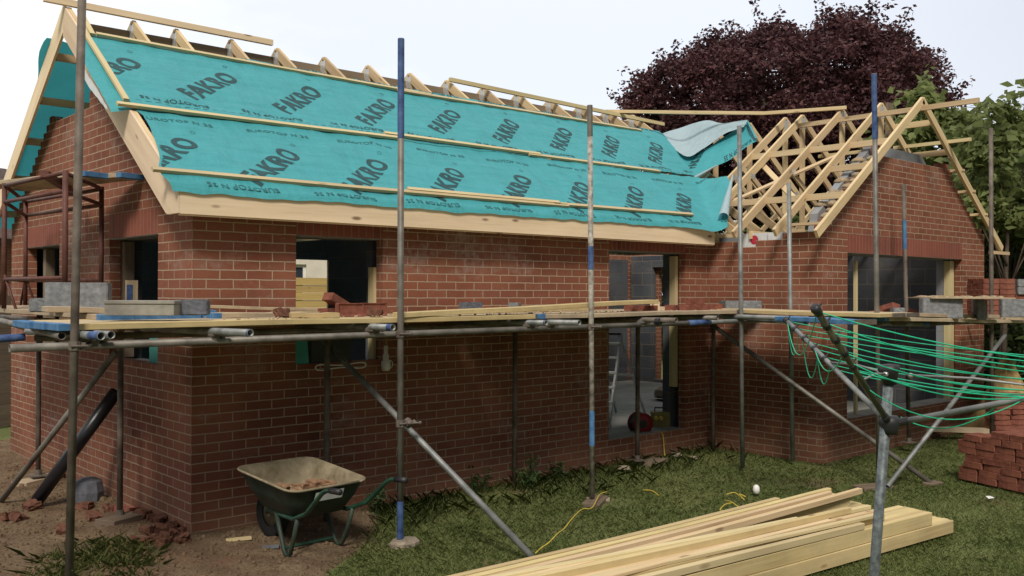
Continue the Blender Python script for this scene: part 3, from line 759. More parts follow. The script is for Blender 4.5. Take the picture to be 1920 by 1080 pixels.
# diagonal braces in the wing roof
b = MB(); b.beam((7.05, -.95, zwing(7.05) - .16), (8.05, .25, zwing(8.05) - .16), .07, .025, up=(-SW, 0, 1)); part('diagonal_brace', b, m_truss)
b = MB(); b.beam((8.0, -1.0, zwing(8.0) - .14), (6.9, .4, zwing(6.9) - .14), .07, .025, up=(-SW, 0, 1)); part('diagonal_brace', b, m_truss)
# insulation boards standing in the cavity at the top of the side wall
for y0, y1, z0, z1, red in ((-.36, -.74, 2.36, 2.60, True), (-.76, -1.06, 2.45, 2.60, False)):
    b = MB(); b.box((X1 + T + .004, y1, z0), (X1 + T + .03, y0, z1)); p = part('insulation_board', b, m_foil)
    b = MB()
    if red:
        b.lathe([(0, .001), (.055, .001), (.055, 0)], (X1 + T + .003, -.57, 2.52), axis=(-1, 0, 0), n=18)
    else:
        for k in range(3): b.poly([(X1 + T + .002, -.96 - .03 * k, 2.47), (X1 + T + .002, -.975 - .03 * k, 2.47), (X1 + T + .002, -.985 - .03 * k, 2.585), (X1 + T + .002, -.965 - .03 * k, 2.585)])
    obj('print_mark', b, m_redprint, p)

# ---- roof membrane
CS = 1 / hypot(1, SL)
def smax(a, c, k=.06): 
    h = max(0, min(1, .5 + .5 * (a - c) / k)); return c + (a - c) * h + k * h * (1 - h)
def roof_base(x, y): return smax(RZ - SL * (RY - y) + .028 * max(0, x - 1.5) / 6.5, (RZW - SW * (RXW - x) if x < RXW else RZW) + .02)
def wrinkle(x, y):
    v = (y + .2) / CS
    sg = -.011 * abs(sin(pi * (x - .30) / .597)) ** .8 * min(1, abs(sin(pi * (v - .15) / 1.16)) * 1.6) * max(0, min(1, (v - .10) / .2)) if x < 7.2 else 0
    q = .0035 * sin(7 * x + 11 * v + 1.5 * sin(3 * x)) + .003 * sin(13 * v - 5 * x + 2 * sin(2.2 * x + v)) + .0025 * sin(23 * x + 6 * v + 3 * sin(4 * v))
    q += sg + .006 * sin(2.1 * x + .7) * sin(4.5 * v) + .0022 * sin(41 * v + 9 * x + 4 * sin(x * 3.1))
    return q
def memb_z(x, y, lift=.0): return roof_base(x, y) + .023 + lift + max(-.018, wrinkle(x, y) * 1.25)
def pl(poly, t):
    n = len(poly) - 1; i = min(int(t * n), n - 1); f = t * n - i
    return [poly[i][k] + (poly[i + 1][k] - poly[i][k]) * f for k in range(len(poly[0]))]
def sheet(name, left, right, nu, nv, lift, droop=None, droop_right=False):
    b = MB()
    def fn(a, c):
        l = pl(left, c); r_ = pl(right, c)
        a2 = a
        x = l[0] + (r_[0] - l[0]) * a2; y = l[1] + (r_[1] - l[1]) * (a2 ** (1 + 11 * (1 - min(1, c / .4))) if droop_right else a2)
        z = memb_z(x, y, lift)
        if droop: z += droop(x, y, a, c)
        return (x, y, z)
    b.grid(fn, nu, nv); return part(name, b, m_memb, smooth=True)
def xat(poly, y):
    for p, q in zip(poly, poly[1:]):
        if p[1] <= y <= q[1]: return p[0] + (q[0] - p[0]) * (y - p[1]) / (q[1] - p[1])
    return poly[0][0] if y < poly[0][1] else poly[-1][0]
lowL2 = [(-.235, -.27), (-.285, -.10), (-.255, .02), (-.215, .098), (-.175, .24), (-.150, .365), (-.125, .54), (-.11, .713), (-.2, .83)]
lowR2 = [(6.37, -.27), (6.52, -.22), (6.95, -.03), (7.30, .20), (7.42, .34), (7.42, .84)]
b = MB()
def lowf(a, c):
    y = -.232 + 1.062 * c; xl = xat(lowL2, y); xr = xat(lowR2, y); x = xl + (xr - xl) * a
    k = max(0, (a - .86) / .14) * max(0, 1 - c / .12)
    return (x, y - .11 * k ** 1.5, memb_z(x, y, 0) - .036 * max(0, (-.2 - y) / .032) * (1 - k) - .075 * k ** 1.3)
b.grid(lowf, 170, 54); s1 = part('membrane_sheet', b, m_memb, smooth=True)
upL = [(-.345, .77), (-.338, .87), (-.335, 1.04), (-.332, 1.3), (-.32, 1.62), (-.26, 1.83), (-.17, 1.985)]
upR = [(7.46, .88), (7.60, 1.12), (7.75, 1.36), (7.88, 1.6), (8.0, 1.8), (8.05, 1.93), (8.06, 2.0)]
s2 = sheet('membrane_sheet', upL, upR, 170, 52, .006, lambda x, y, a, c: -.05 * max(0, (-.16 - x) / .17) * (1 if x < 0 else 0) * (0 if c > .93 else 1))
# loose end of the upper sheet, lifted over the wing rafters and folded back to its pale side
WN = (-SW, 0, 1); WD = RZW - SW * RXW
def WP(x, y, o): return PL(x, y, WN, WD + o)
def MPt(x, y, o): return PL(x, y, (0, -SL, 1), RZ - SL * RY + o)
def bez(P_, t): 
    P_ = [np.array(p) for p in P_]
    while len(P_) > 1: P_ = [P_[i] * (1 - t) + P_[i + 1] * t for i in range(len(P_) - 1)]
    return P_[0]
flo = [WP(1262, 334, .02), WP(1300, 337, .03), WP(1345, 310, .05), WP(1385, 288, .08), WP(1419, 264, .14)]
fhi = [MPt(1246, 262, .05), MPt(1286, 292, .07), WP(1330, 274, .14), WP(1365, 250, .20), WP(1400, 229, .26)]
b = MB()
def crv(pts, t):
    n = len(pts) - 1; i = min(int(t * n), n - 1); f = t * n - i
    p = [pts[max(i - 1, 0)], pts[i], pts[i + 1], pts[min(i + 2, n)]]
    return .5 * ((2 * p[1]) + (p[2] - p[0]) * f + (2 * p[0] - 5 * p[1] + 4 * p[2] - p[3]) * f * f + (3 * p[1] - p[0] - 3 * p[2] + p[3]) * f ** 3)
def flapf(a, c):
    p = crv(flo, a) * (1 - c) + crv(fhi, a) * c
    return p + np.array([0, 0, .010 * sin(a * 17 - c * 9) + .012 * sin(a * 9 + c * 5) + .02 * sin(pi * c) * sin(a * 5)])
b.grid(flapf, 26, 14); f1 = obj('membrane_flap', b, m_memb, s2, smooth=True)
# pale fold: from crease (top) down to the hanging tip
ftop = [MPt(1238, 253, .03), MPt(1275, 240, .14), WP(1318, 226, .30), WP(1355, 229, .34), WP(1401, 226, .32)]
fbot = [MPt(1239, 255, .03), MPt(1285, 293, .11), WP(1318, 279, .20), WP(1362, 250, .27), WP(1396, 236, .30)]
b = MB()
def foldf(a, c):
    p = crv(ftop, a) * (1 - c) + crv(fbot, a) * c
    n = np.array([-.35, -.75, .5]); return p + n * (.05 * sin(pi * c) * sin(pi * min(1, a * 1.1))) + n * (.010 * sin(a * 14 + c * 4) + .012 * sin(a * 6 - c * 9 + 1) + .006 * sin(a * 23 + c * 17))
b.grid(foldf, 26, 12); obj('membrane_fold', b, m_memb, s2, smooth=True)
def curl(p0, p1, r0, r1, turns, parent, flip=False, ph=0, pale=False):
    b = MB(); p0 = np.array(p0); p1 = np.array(p1); d = (p1 - p0); d = d / np.linalg.norm(d)
    e1 = np.cross(d, [0, 0, 1.0]); e1 /= np.linalg.norm(e1); e2 = np.cross(e1, d)
    def fn(a, c):
        g = ph + c * turns * 2 * pi * (-1 if flip else 1); r_ = (r0 + (r1 - r0) * a) * (1 - .25 * c)
        return p0 + (p1 - p0) * a + (e1 * cos(g) + e2 * sin(g)) * r_
    b.grid((lambda a, c: fn(1 - a, c)) if pale else fn, 14, 18); return obj('membrane_curl', b, m_memb, parent, smooth=True)
curl(WP(1374, 328, .03), WP(1357, 408, .07), .008, .068, .8, s1, ph=.4, pale=True)
curl(WP(1344, 310, .06), WP(1303, 333, .05), .008, .03, .8, s2, flip=True)
curl(WP(1401, 228, .30), WP(1417, 262, .16), .02, .03, .8, s2, ph=1)
# pale turned edge by the bargeboard
b = MB()
def edgef(a, c):
    l = pl([(-.20, 1.98), (-.33, 1.6), (-.345, 1.3), (-.34, 1.04), (-.345, .84)], a)
    return (l[0] - .012 + .0 * c, l[1] - .02 * c, memb_z(l[0], l[1], .004) - .045 * max(0, (-.16 - l[0]) / .17) - (.10 * c) * (.35 + .65 * sin(pi * min(1, a * .9 + .1))))
b.grid(lambda a, c: edgef(a, c), 24, 4); obj('turned_edge', b, m_foil, s2, smooth=True)
# rear slope
b = MB()
def rearf(a, c):
    y = 2.86 + 2.45 * c; x0 = -.215 - .03 * sin(9 * c + 1) - .02 * sin(23 * c) + .10 * c
    x = x0 + (8.3 - x0) * a
    return (x, y, RZ - SL * (y - RY) + .016 + wrinkle(x, y) * 1.5 + (.05 * sin(8 * c) * max(0, 1 - a * 18)))
b.grid(rearf, 90, 40); part('rear_membrane_sheet', b, m_membr, smooth=True)

# battens on the membrane
def bz(x, y, o): return memb_z(x, y) + o
def batten(x0, y0, x1, y1, w_=.045, h_=.025, o=.020, m=None, nseg=14):
    b = MB(); pts = []
    for i in range(nseg + 1):
        x = x0 + (x1 - x0) * i / nseg; y = y0 + (y1 - y0) * i / nseg
        pts.append((x, y, roof_base(min(x, 6.2), y) + .027 + o * CS / CS))
    b.path(pts, h_, w_, up=(0, SL * 0 + 1, SL)); part('roof_batten', b, m or m_batten)
batten(-.085, 1.922, 3.7, 1.865); batten(3.2, 1.84, 7.53, 1.90)
batten(-.30, .766, 2.55, .815); batten(2.35, .855, 4.5, .845, o=.028); batten(4.3, .825, 6.64, .83)
batten(-.343, -.085, 4.0, -.098); batten(1.98, -.062, 3.9, -.07, o=.030); batten(3.8, -.08, 6.16, -.062)
for (xa, ya), (xb, yb) in (((-.185, 1.985), (-.20, .842)), ((-.10, 2.34), (-.125, 1.9))):
    b = MB(); b.path([(xa, ya, zmain(ya) + .045), ((xa + xb) / 2, (ya + yb) / 2, zmain((ya + yb) / 2) + .05), (xb, yb, zmain(yb) + .045)], .045, .025, up=(0, -SL, 1)); part('roof_batten', b, m_batten)

# ---- print on the membrane
def text_mesh(body, bold=0.0):
    cu = bpy.data.curves.new('t', 'FONT'); cu.body = body; cu.size = 1; cu.offset = bold; cu.resolution_u = 5; cu.space_character = 1.0 + bold * 3.2
    o = bpy.data.objects.new('t', cu); col.objects.link(o)
    dg = bpy.context.evaluated_depsgraph_get(); dg.update()
    me = bpy.data.meshes.new_from_object(o.evaluated_get(dg))
    bm = bmesh.new(); bm.from_mesh(me)
    bmesh.ops.remove_doubles(bm, verts=bm.verts, dist=1e-4)
    bmesh.ops.triangulate(bm, faces=bm.faces)
    for _ in range(4):
        bmesh.ops.subdivide_edges(bm, edges=[e for e in bm.edges if e.calc_length() > .10], cuts=1)
        bmesh.ops.triangulate(bm, faces=bm.faces)
    v = np.array([p.co[:] for p in bm.verts]); f = [tuple(p.index for p in q.verts) for q in bm.faces]
    bm.free(); bpy.data.objects.remove(o); bpy.data.curves.remove(cu); bpy.data.meshes.remove(me)
    v[:, 0] -= v[:, 0].min(); v[:, 1] -= v[:, 1].min()
    return v / np.array([v[:, 0].max(), v[:, 1].max(), 1]), f
big, bigf = text_mesh('FAKRO', .042)
small, smallf = text_mesh('EUROTOP N 35', .02)
reg, regf = text_mesh('R', .0)
def stamp(b, V, F, org, ang, w_, h_, lift, clip=None, skew=0):
    s0 = len(b.v); keep = []
    for p in V:
        a = p[0] * w_ + p[1] * h_ * skew; c = p[1] * h_
        u = org[0] + a * cos(ang) - c * sin(ang); v = org[1] + a * sin(ang) + c * cos(ang)
        y = v * CS - .2
        b.v.append((u, y, memb_z(u, y, lift) + .0035)); keep.append(clip is None or clip(u, v, y))
    for t_ in F:
        if all(keep[i] for i in t_): b.face([s0 + i for i in t_], [(0, 0)] * 3)
def ring(b, org, r_, lift, clip):
    n = 16; V = []; F = []
    for k in range(n):
        g = 2 * pi * k / n
        V += [(cos(g) * r_, sin(g) * r_, 0), (cos(g) * r_ * .78, sin(g) * r_ * .78, 0)]
    for k in range(n):
        a, c = 2 * k, 2 * ((k + 1) % n); F += [(a, c, c + 1), (a, c + 1, a + 1)]
    stamp(b, V, F, org, 0, 1, 1, lift, clip)
ANG = R(43.5); PITCH = .921
cl_low = lambda u, v, y: v > -.05 and v < 1.16 and u > xat(lowL2, y) + .012 and (u < 6.3 + 1.25 * max(0, (y + .3)) )
cl_up = lambda u, v, y: v > 1.22 and v < 2.7 and u > -.155 and u < 7.46 + .5 * (y - .88) 
b1 = MB(); b2 = MB(); b3 = MB(); b4 = MB()
for k in range(-1, 8):
    stamp(b1, big, bigf, (1.420 + (k - 1) * PITCH, .055), ANG, .90, .21, 0, cl_low)
    stamp(b3, small, smallf, (1.70 + (k - 1) * PITCH, 1.062), R(-2), .60, .048, 0, cl_low)
    stamp(b3, small, smallf, (1.555 + (k - 1) * PITCH, .045), R(180), .60, .055, 0, cl_low)
    ring(b3, (1.70 + (k - 1) * PITCH + .37, .90), .022, 0, cl_low)
for k in range(-2, 8):
    stamp(b2, big, bigf, (1.405 + (k - 0) * PITCH, 1.515), ANG, .90, .21, .006, cl_up)
    stamp(b4, small, smallf, (2.395 + k * PITCH, 1.437), R(178), .60, .058, .006, cl_up)
    stamp(b4, small, smallf, (1.75 + k * PITCH, 2.66), R(-1), .60, .045, .006, cl_up)
    ring(b4, (1.397 + k * PITCH + .60, 2.40), .022, .006, cl_up)
    for q in range(11): 
        u0 = 1.4 + k * PITCH + q * PITCH / 11
        stamp(b4, [(0, 0, 0), (.05, 0, 0), (.05, .005, 0), (0, .005, 0)], [(0, 1, 2), (0, 2, 3)], (u0, 1.345), 0, 1, 1, .006, cl_up)
obj('large_print', b1, m_print, s1); obj('large_print', b2, m_print, s2)
obj('small_print', b3, m_print2, s1); obj('small_print', b4, m_print, s2)
# print on the lifted flap
b = MB()
def fstamp(b, V, F, o, ex, ey, mirror=False):
    s0 = len(b.v)
    for p in V:
        a = o[0] + p[0] * ex[0] + p[1] * ey[0]; c = o[1] + p[0] * ex[1] + p[1] * ey[1]
        a = min(max(a, 0.0), 1); c = min(max(c, 0), 1)
        q = np.array(flapf(a, c)); q = q + np.array([-.4, -.6, .6]) * .006
        b.v.append(tuple(q))
    for t_ in F: b.face([s0 + i for i in t_], [(0, 0)] * 3)
fstamp(b, big, bigf, (.30, .38), (.16, .55), (-.10, .06))
fstamp(b, small, smallf, (.93, .24), (-.34, -.06), (-.01, -.16))
obj('flap_print', b, m_print, f1)
# small cast print on lower curl end

# ------------------------------------------------------------------ scaffolding (one clamped frame)
scaf = thing('scaffolding', 'tube and clamp scaffolding wrapped round the brick house at chest height', 'scaffolding', (1.1, -1.2, 0))
RS = .0242
def spart(name, mb, m, **k): return obj(name, mb, m, scaf, **k)
def standard(p0, p1, m, paint=None):
    b = MB(); b.tube([p0, p1], RS, 14, hollow=True); s = spart('standard', b, m, smooth=True)
    for (t0, t1, pm) in (paint or []):
        a = np.array(p0) + (np.array(p1) - np.array(p0)) * t0; c = np.array(p0) + (np.array(p1) - np.array(p0)) * t1
        b = MB(); b.tube([a, c], RS + .0012, 14, cap=False); obj('paint_band', b, pm, s, smooth=True)
    if p0[2] < .05: return s
    b = MB(); pp = np.array(p0); b.box((pp[0] - .075, pp[1] - .075, pp[2] - .006), (pp[0] + .075, pp[1] + .075, pp[2])); b.tube([pp, pp + np.array([0, 0, .05])], .031, 10)
    obj('base_plate', b, m_rusty, s)
    return s
standard((-1.252, -1.2, .03), (-1.183, -1.2, 4.3), m_rusty)
standard((1.103, -1.2, .035), (1.093, -1.2, 3.79), m_tube, [(0, .075, m_bluep), (.80, .999, m_bluep)])
standard((3.228, -1.18, .045), (3.178, -1.18, 3.574), m_paleT, [(.13, .22, m_blueb), (.58, .64, m_bluep), (.92, .999, m_tube)])
standard((5.570, -1.18, .02), (5.49, -1.18, 3.664), m_galv)
standard((6.308, -1.33, .02), (6.216, -1.33, 3.10), m_galv)
standard((5.890, -2.54, .03), (5.773, -2.54, 4.036), m_tube, [(.84, .999, m_bluep)])
standard((8.15, -1.78, .1), (7.99, -1.78, 3.19), m_rusty, [(.75, .86, m_blueb)])
standard((8.625, -2.55, .05), (8.581, -2.55, 3.835), m_rusty)
standard((-.25, .80, .06), (-.25, .80, 1.64), m_rusty)
standard((-.30, 2.85, .1), (-.30, 2.85, 1.64), m_rusty)
for px, py in ((612, 990), (965, 905), (1195, 862), (1337, 850)):
    p = PY(px, py, -.27); standard((p[0], -.27, max(.0, p[2])), (p[0], -.27, 1.60), m_rusty)
standard((10.9, -2.5, .0), (10.9, -2.5, 1.66), m_rusty)
standard((-1.25, 3.4, .0), (-1.25, 3.4, 1.60), m_rusty)
def tube(name, p0, p1, m, ends=None, r=RS):
    b = MB(); b.tube([p0, p1], r, 14, hollow=True); s = spart(name, b, m, smooth=True)
    if ends:
        a = np.array(p1); d = np.array(p0) - a; d = d / np.linalg.norm(d)
        b = MB(); b.tube([a + d * .002, a + d * ends[1]], r + .0012, 14, cap=False); obj('paint_band', b, ends[0], s, smooth=True)
    return s
LY = -1.15
tube('ledger', (-1.56, LY, 1.560), (4.9, LY, 1.582), m_tube)
tube('ledger', (4.75, LY + .0, 1.585), (6.0, LY, 1.585), m_galv)
b = MB(); b.tube([(4.66, LY, 1.582), (5.02, LY, 1.584)], RS + .0045, 14); spart('joint_sleeve', b, m_bluep, smooth=True)
tube('ledger', (-1.2, -.32, 1.575), (6.3, -.32, 1.575), m_rusty)
tube('ledger', (-1.275, -1.13, 1.622), (-.75, 3.6, 1.66), m_tube)
tube('ledger', (-.30, -.2, 1.60), (-.30, 4.2, 1.60), m_rusty)
p0 = PD(-60, 639, 6.0); p1 = PD(47, 632, 6.2); tube('transom', p0, p1, m_tube, (m_bluep, .3))
for i, (x, ye, m, e) in enumerate(((-1.175, -1.50, m_galv, (m_bluep, .17)), (-1.085, -1.40, m_galv, None), (-.335, -1.64, m_galv, (m_bluep, .015)), (.871, -1.43, m_galv, (m_bluep, .06)), (2.458, -1.37, m_galv, (m_bluep, .015)), (2.70, -1.52, m_galv, None), (3.95, -1.56, m_rusty, None), (4.95, -1.30, m_tube, None))):
    tube('transom', (x - .03 * (i % 3), -.06, 1.612), (x, ye, 1.632), m, e)
tube('ledger', (5.52, -.3, 1.635), (5.46, -2.02, 1.632), m_galv)
tube('transom', (5.62, -.9, 1.62), (5.50, -2.0, 1.585), m_galv, (m_bluep, .04))
tube('ledger', (5.72, -2.50, 1.595), (7.05, -2.50, 1.556), m_galv, (m_blueb, .13))
tube('ledger', (6.85, -2.44, 1.56), (11.3, -2.44, 1.545), m_rusty)
tube('ledger', (5.8, -1.75, 1.60), (11.3, -1.75, 1.54), m_rusty)
for x in (6.2, 7.25, 8.3, 9.35, 10.4):
    tube('transom', (x, -1.6, 1.60 - .0165 * (x - 5.6)), (x, -2.66, 1.60 - .0165 * (x - 5.6)), m_rusty)
tube('brace', (1.06, -.12, 1.50), (1.545, -2.22, .0), m_galv)
tube('brace', (5.70, -.7, 1.52), (6.385, -2.83, .0), m_tube)
tube('brace', (8.82, -2.62, 1.39), (5.82, -2.66, .01), m_galv)
tube('brace', (-.32, .70, 1.40), (-.865, 2.0, .02), m_tube)
def coupler(p, ax=(0, 0, 1), m=m_rusty):
    b = MB(); p = np.array(p); ax = np.array(ax, float); ax /= np.linalg.norm(ax)
    b.tube([p - ax * .026, p + ax * .026], .034, 8)
    o1 = np.array([.045, -.02, .0]); b.tube([p + o1 - ax * .02, p + o1 + ax * .02], .016, 6)
    b.tube([p + np.array([-.03, -.03, .0]), p + np.array([.075, -.045, .0])], .007, 6)
    b.tube([p + np.array([.066, -.045, 0]), p + np.array([.082, -.046, 0])], .012, 6)
    spart('coupler', b, m)
for p in ((-1.225, -1.2, 1.565), (1.098, -1.2, 1.572), (3.205, -1.18, 1.578), (5.535, -1.18, 1.588), (5.845, -2.54, 1.60), (8.6, -2.55, 1.555), (1.10, -1.2, .90), (6.27, -1.33, .87), (-.25, .8, 1.585), (-.3, 2.85, 1.585)): coupler(p)
for x in (-1.19, -1.10, -.345, .865, 2.45, 2.69, 3.93): coupler((x, LY, 1.60), (0, 1, 0), m_rusty if x < 3.9 else m_tube)
coupler((1.16, -1.22, .90), (.2, -1, -.7)); coupler((7.05, -2.47, 1.55), (1, 0, 0)); coupler((3.93, -1.36, 1.615), (0, 1, 0), m_black)

# ------------------------------------------------------------------ scaffold boards, each loose on the tubes
GB = 'boards laid on the scaffolding'
def board(p0, p1, label, m=m_board, blue=0, w_=.225, th=.038, name='scaffold_board', tilt=None, group=GB):
    p0 = np.array(p0, float); p1 = np.array(p1, float)
    d = p1 - p0; L_ = np.linalg.norm(d); d /= L_
    t = thing(name, label, 'board', (p0 + p1) / 2 - np.array([0, 0, 0]), group)
    b = MB(); b.path([p0 + d * L_ * k / 5 + np.array([0, 0, .004 * sin(k * 1.7 + p0[0])]) * (0 < k < 5) for k in range(6)], w_, th); obj('plank', b, m, t, bevel=.003)
    for s_ in (1, 2):
        if blue & s_:
            q = p0 if s_ == 1 else p1; dd_ = d if s_ == 1 else -d
            b = MB(); b.beam(q - dd_ * .0025, q + dd_ * .07, w_ + .005, th + .005); obj('painted_end', b, m_blueb, t, bevel=.003)
        else:
            q = p0 if s_ == 1 else p1; dd_ = d if s_ == 1 else -d
            if name == 'scaffold_board' and (s_ == 1) == (int(abs(p0[0]) * 10) % 2 == 0):
                b = MB(); b.beam(q - dd_ * .0015, q + dd_ * .02, w_ + .003, th + .003); obj('end_band', b, m_rusty, t)
    return t
Z1 = 1.672
board((-1.30, -1.04, Z1), (2.55, -1.05, Z1 + .006), 'yellowish scaffold board along the outer edge of the deck by the wheelbarrow', m_boardy, 1)
board((-1.315, -.805, Z1), (2.50, -.80, Z1 + .004), 'second scaffold board in from the outer edge, in front of the small window', m_board, 1)
board((-1.335, -.575, Z1), (2.45, -.57, Z1 + .004), 'third scaffold board in from the outer edge, in front of the small window', m_board, 1)
board((-1.31, -.345, Z1), (2.4, -.34, Z1 + .004), 'scaffold board nearest the brick wall under the small window', m_boardy, 1)
board((2.58, -1.05, Z1 + .006), (5.50, -1.05, Z1 + .012), 'weathered scaffold board with a blue end, along the deck edge before the tall doorway', m_board, 1)
board((2.53, -.80, Z1 + .004), (5.6, -.80, Z1 + .01), 'second scaffold board in from the deck edge before the tall doorway', m_board)
board((2.50, -.57, Z1 + .004), (5.6, -.57, Z1 + .01), 'third scaffold board in from the deck edge before the tall doorway', m_board)
board((2.46, -.34, Z1 + .004), (6.3, -.34, Z1 + .01), 'scaffold board nearest the brick wall below the tall doorway head', m_board)
board((-.02, -.118, Z1), (3.1, -.116, Z1 + .004), 'inmost scaffold board tight against the front wall near the corner', m_board)
board((3.12, -.116, Z1 + .004), (6.5, -.116, Z1 + .01), 'inmost scaffold board tight against the front wall by the tall doorway', m_board)
# second layer on the gable side, ends painted blue
for i, x in enumerate((-.755, -.525, -.295)):
    board((x, -.56 - .01 * i, Z1 + .038), (x + .04, 3.3, Z1 + .045), ('scaffold board along the gable, outermost of the three blue ended ones', 'scaffold board along the gable, middle one of the three blue ended ones', 'scaffold board along the gable, closest to the brickwork of the three blue ended ones')[i], m_board, 1)
board((-.165, -.60, Z1 + .040), (.75, -.52, Z1 + .04), 'short blue ended board under the dark concrete block at the house corner', m_board, 1)
board((.02, -.30, Z1 + .055), (-1.1, -.16, Z1 + .09), 'short blue ended board lying skew by the corner of the house', m_board, 1)
board((-.15, -.13, Z1 + .10), (1.35, -.10, Z1 + .055), 'long weathered lath leaning on the deck against the corner brickwork', m_board, 0, .10, .025, 'timber_lath', group=None)
board((.30, -.98, Z1 + .045), (.62, -1.10, Z1 + .045), 'short pale timber offcut lying on the deck in front of the bricks', m_boardy, 0, .12, .035, 'timber_offcut', group=None)
board((1.15, -1.10, Z1 + .038), (4.35, -.95, Z1 + .125), 'long yellow plank tilted up onto loose bricks near the doorway', m_boardy, 0, .15, .038, 'loose_plank', group=None)
board((2.3, -.45, Z1 + .045), (4.2, -.25, Z1 + .045), 'yellow batten lying on the deck against the brick wall', m_boardy, 0, .07, .045, 'loose_batten', group=None)
# deck round the wing
zz = lambda x: 1.655 - .0255 * (x - 5.6)
for i, x in enumerate((5.68, 5.91, 6.14)):
    board((x, -.45, Z1 + .016), (x - .02, -2.72 - .03 * i, Z1 + .005), ('board turning the inner corner of the scaffold, first from the front deck', 'board turning the inner corner of the scaffold, second from the front deck', 'board turning the inner corner of the scaffold, under the wing side wall')[i], m_boardy if i == 0 else m_board)
for i, y in enumerate((-2.56, -2.33, -2.10, -1.87)):
    board((5.75 + .05 * i, y, zz(5.8) - .012), (9.6, y, zz(9.6) - .012), ('blue ended scaffold board along the outer edge of the wing deck', 'scaffold board second from the outer edge of the wing deck', 'scaffold board third from the outer edge of the wing deck', 'scaffold board beside the wing gable wall')[i], m_board, 1 if i == 0 else 0)
for i, y in enumerate((-2.5, -2.27, -2.04)):
    board((9.3, y, zz(9.6) + .028), (12.6, y, zz(9.6) + .03), ('outermost board of the deck beyond the wing, by the stacked bricks', 'middle board of the deck beyond the wing, under the stacked bricks', 'inner board of the deck beyond the wing, by the stacked bricks')[i], m_board)
p0 = PD(1470, 597, 8.3); p1 = PD(1625, 604, 7.5)
tb = board(p0, p1, 'blue painted board edge under the wing deck beside the dryer', m_blueb, 0)
board((6.1, -2.45, zz(6.1) + .035), (8.4, -2.62, zz(8.4) + .04), 'pale mortar splashed board lying on top of the wing deck', m_board)

# ------------------------------------------------------------------ bricks and blocks
def brick_mesh(name, m, frog=True):
    bm = bmesh.new(); bmesh.ops.create_cube(bm, size=1)
    bmesh.ops.scale(bm, vec=(.215, .1025, .065), verts=bm.verts); bmesh.ops.translate(bm, vec=(0, 0, .0325), verts=bm.verts)
    if frog:
        top = [f for f in bm.faces if f.normal.z > .9]
        r_ = bmesh.ops.inset_region(bm, faces=top, thickness=.024)
        bmesh.ops.translate(bm, vec=(0, 0, -.014), verts=list({v for f in top for v in f.verts}))
    bmesh.ops.bevel(bm, geom=[e for e in bm.edges if len(e.link_faces) == 2 and e.calc_face_angle() > 1.2], offset=.003, segments=1, affect='EDGES')
    me = bpy.data.meshes.new(name); bm.to_mesh(me); bm.free(); me.materials.append(m); return me
me_brick = brick_mesh('brick', m_clay); me_brickd = brick_mesh('brick_dark', m_claydk, False)
def half_mesh(name, m, l):
    bm = bmesh.new(); bmesh.ops.create_cube(bm, size=1)
    bmesh.ops.scale(bm, vec=(l, .1025, .065), verts=bm.verts); bmesh.ops.translate(bm, vec=(0, 0, .0325), verts=bm.verts)
    bmesh.ops.subdivide_edges(bm, edges=bm.edges, cuts=3, use_grid_fill=True)
    for v in bm.verts:
        k = 1 if v.co.x > l * .3 else .25
        v.co += Vector((rng.normal(0, .008) * k, rng.normal(0, .004), rng.normal(0, .004) * (v.co.z > .01)))
    me = bpy.data.meshes.new(name); bm.to_mesh(me); bm.free(); me.materials.append(m); return me
me_batd = half_mesh('dusty_half_brick', plain('dusty_clay', (.26, .13, .08), .95, 0, .35, 12, .5, .004, .1, c2=(.36, .24, .14)), .11)
me_bat = half_mesh('half_brick', m_clayold, .11); me_bat2 = half_mesh('brick_bat', m_clayold, .065)
def block_mesh(name, m, sx, sy, sz):
    bm = bmesh.new(); bmesh.ops.create_cube(bm, size=1)
    bmesh.ops.scale(bm, vec=(sx, sy, sz), verts=bm.verts); bmesh.ops.translate(bm, vec=(0, 0, sz / 2), verts=bm.verts)
    bmesh.ops.bevel(bm, geom=bm.edges[:], offset=.006, segments=2, affect='EDGES')
    bmesh.ops.subdivide_edges(bm, edges=[e for e in bm.edges if e.calc_length() > .05], cuts=5, use_grid_fill=True)
    for v in bm.verts: v.co += Vector((rng.normal(0, .0012), rng.normal(0, .0012), rng.normal(0, .0012)))
    me = bpy.data.meshes.new(name); bm.to_mesh(me); bm.free(); me.materials.append(m); return me
me_block = block_mesh('concrete_block', m_concrete, .44, .10, .215)
me_half = block_mesh('half_block', m_concrete, .12, .10, .10)
me_dblk = block_mesh('dense_block', m_concdark, .215, .10, .10)
me_flat = block_mesh('flat_block', m_concrete, .44, .215, .10)
me_cop = None
FACE = -YAW      # turned square to the viewer
D0 = Z1 + .058   # top of the second layer on the gable side
D1 = Z1 + .022   # top of the first layer
p = PD(147, 583, 6.9); place(me_block, 'concrete_block', (p[0], p[1], D0), (0, 0, FACE + .10), 'large grey concrete block with a yellowish stain, standing on the gable deck', 'block')
p = PD(72, 583, 6.95); place(me_half, 'concrete_block', (p[0], p[1], D0), (0, 0, FACE + .5), 'small grey block offcut beside the large stained block on the gable deck', 'block')
b = MB(); w_ = .44
b.path([(-.22, 0, .037), (.22, 0, .037)], .20, .074); b.path([(-.225, 0, .085), (.225, 0, .085)], .215, .022)
p = PD(271, 597, 6.15)
me = b.mesh('coping', m_coping); o = place(me, 'coping_slab', (p[0], p[1], D0), (0, 0, FACE + .04), 'pale grey cast slab with a thin lip lying across the blue board ends', 'slab')
o.modifiers.new('edge', 'BEVEL').width = .003
p = PD(360, 597, 6.25); place(me_dblk, 'concrete_block', (p[0], p[1], D0 + .0), (0, 0, FACE + .1), 'small dark grey block next to the pale slab at the house corner', 'block')
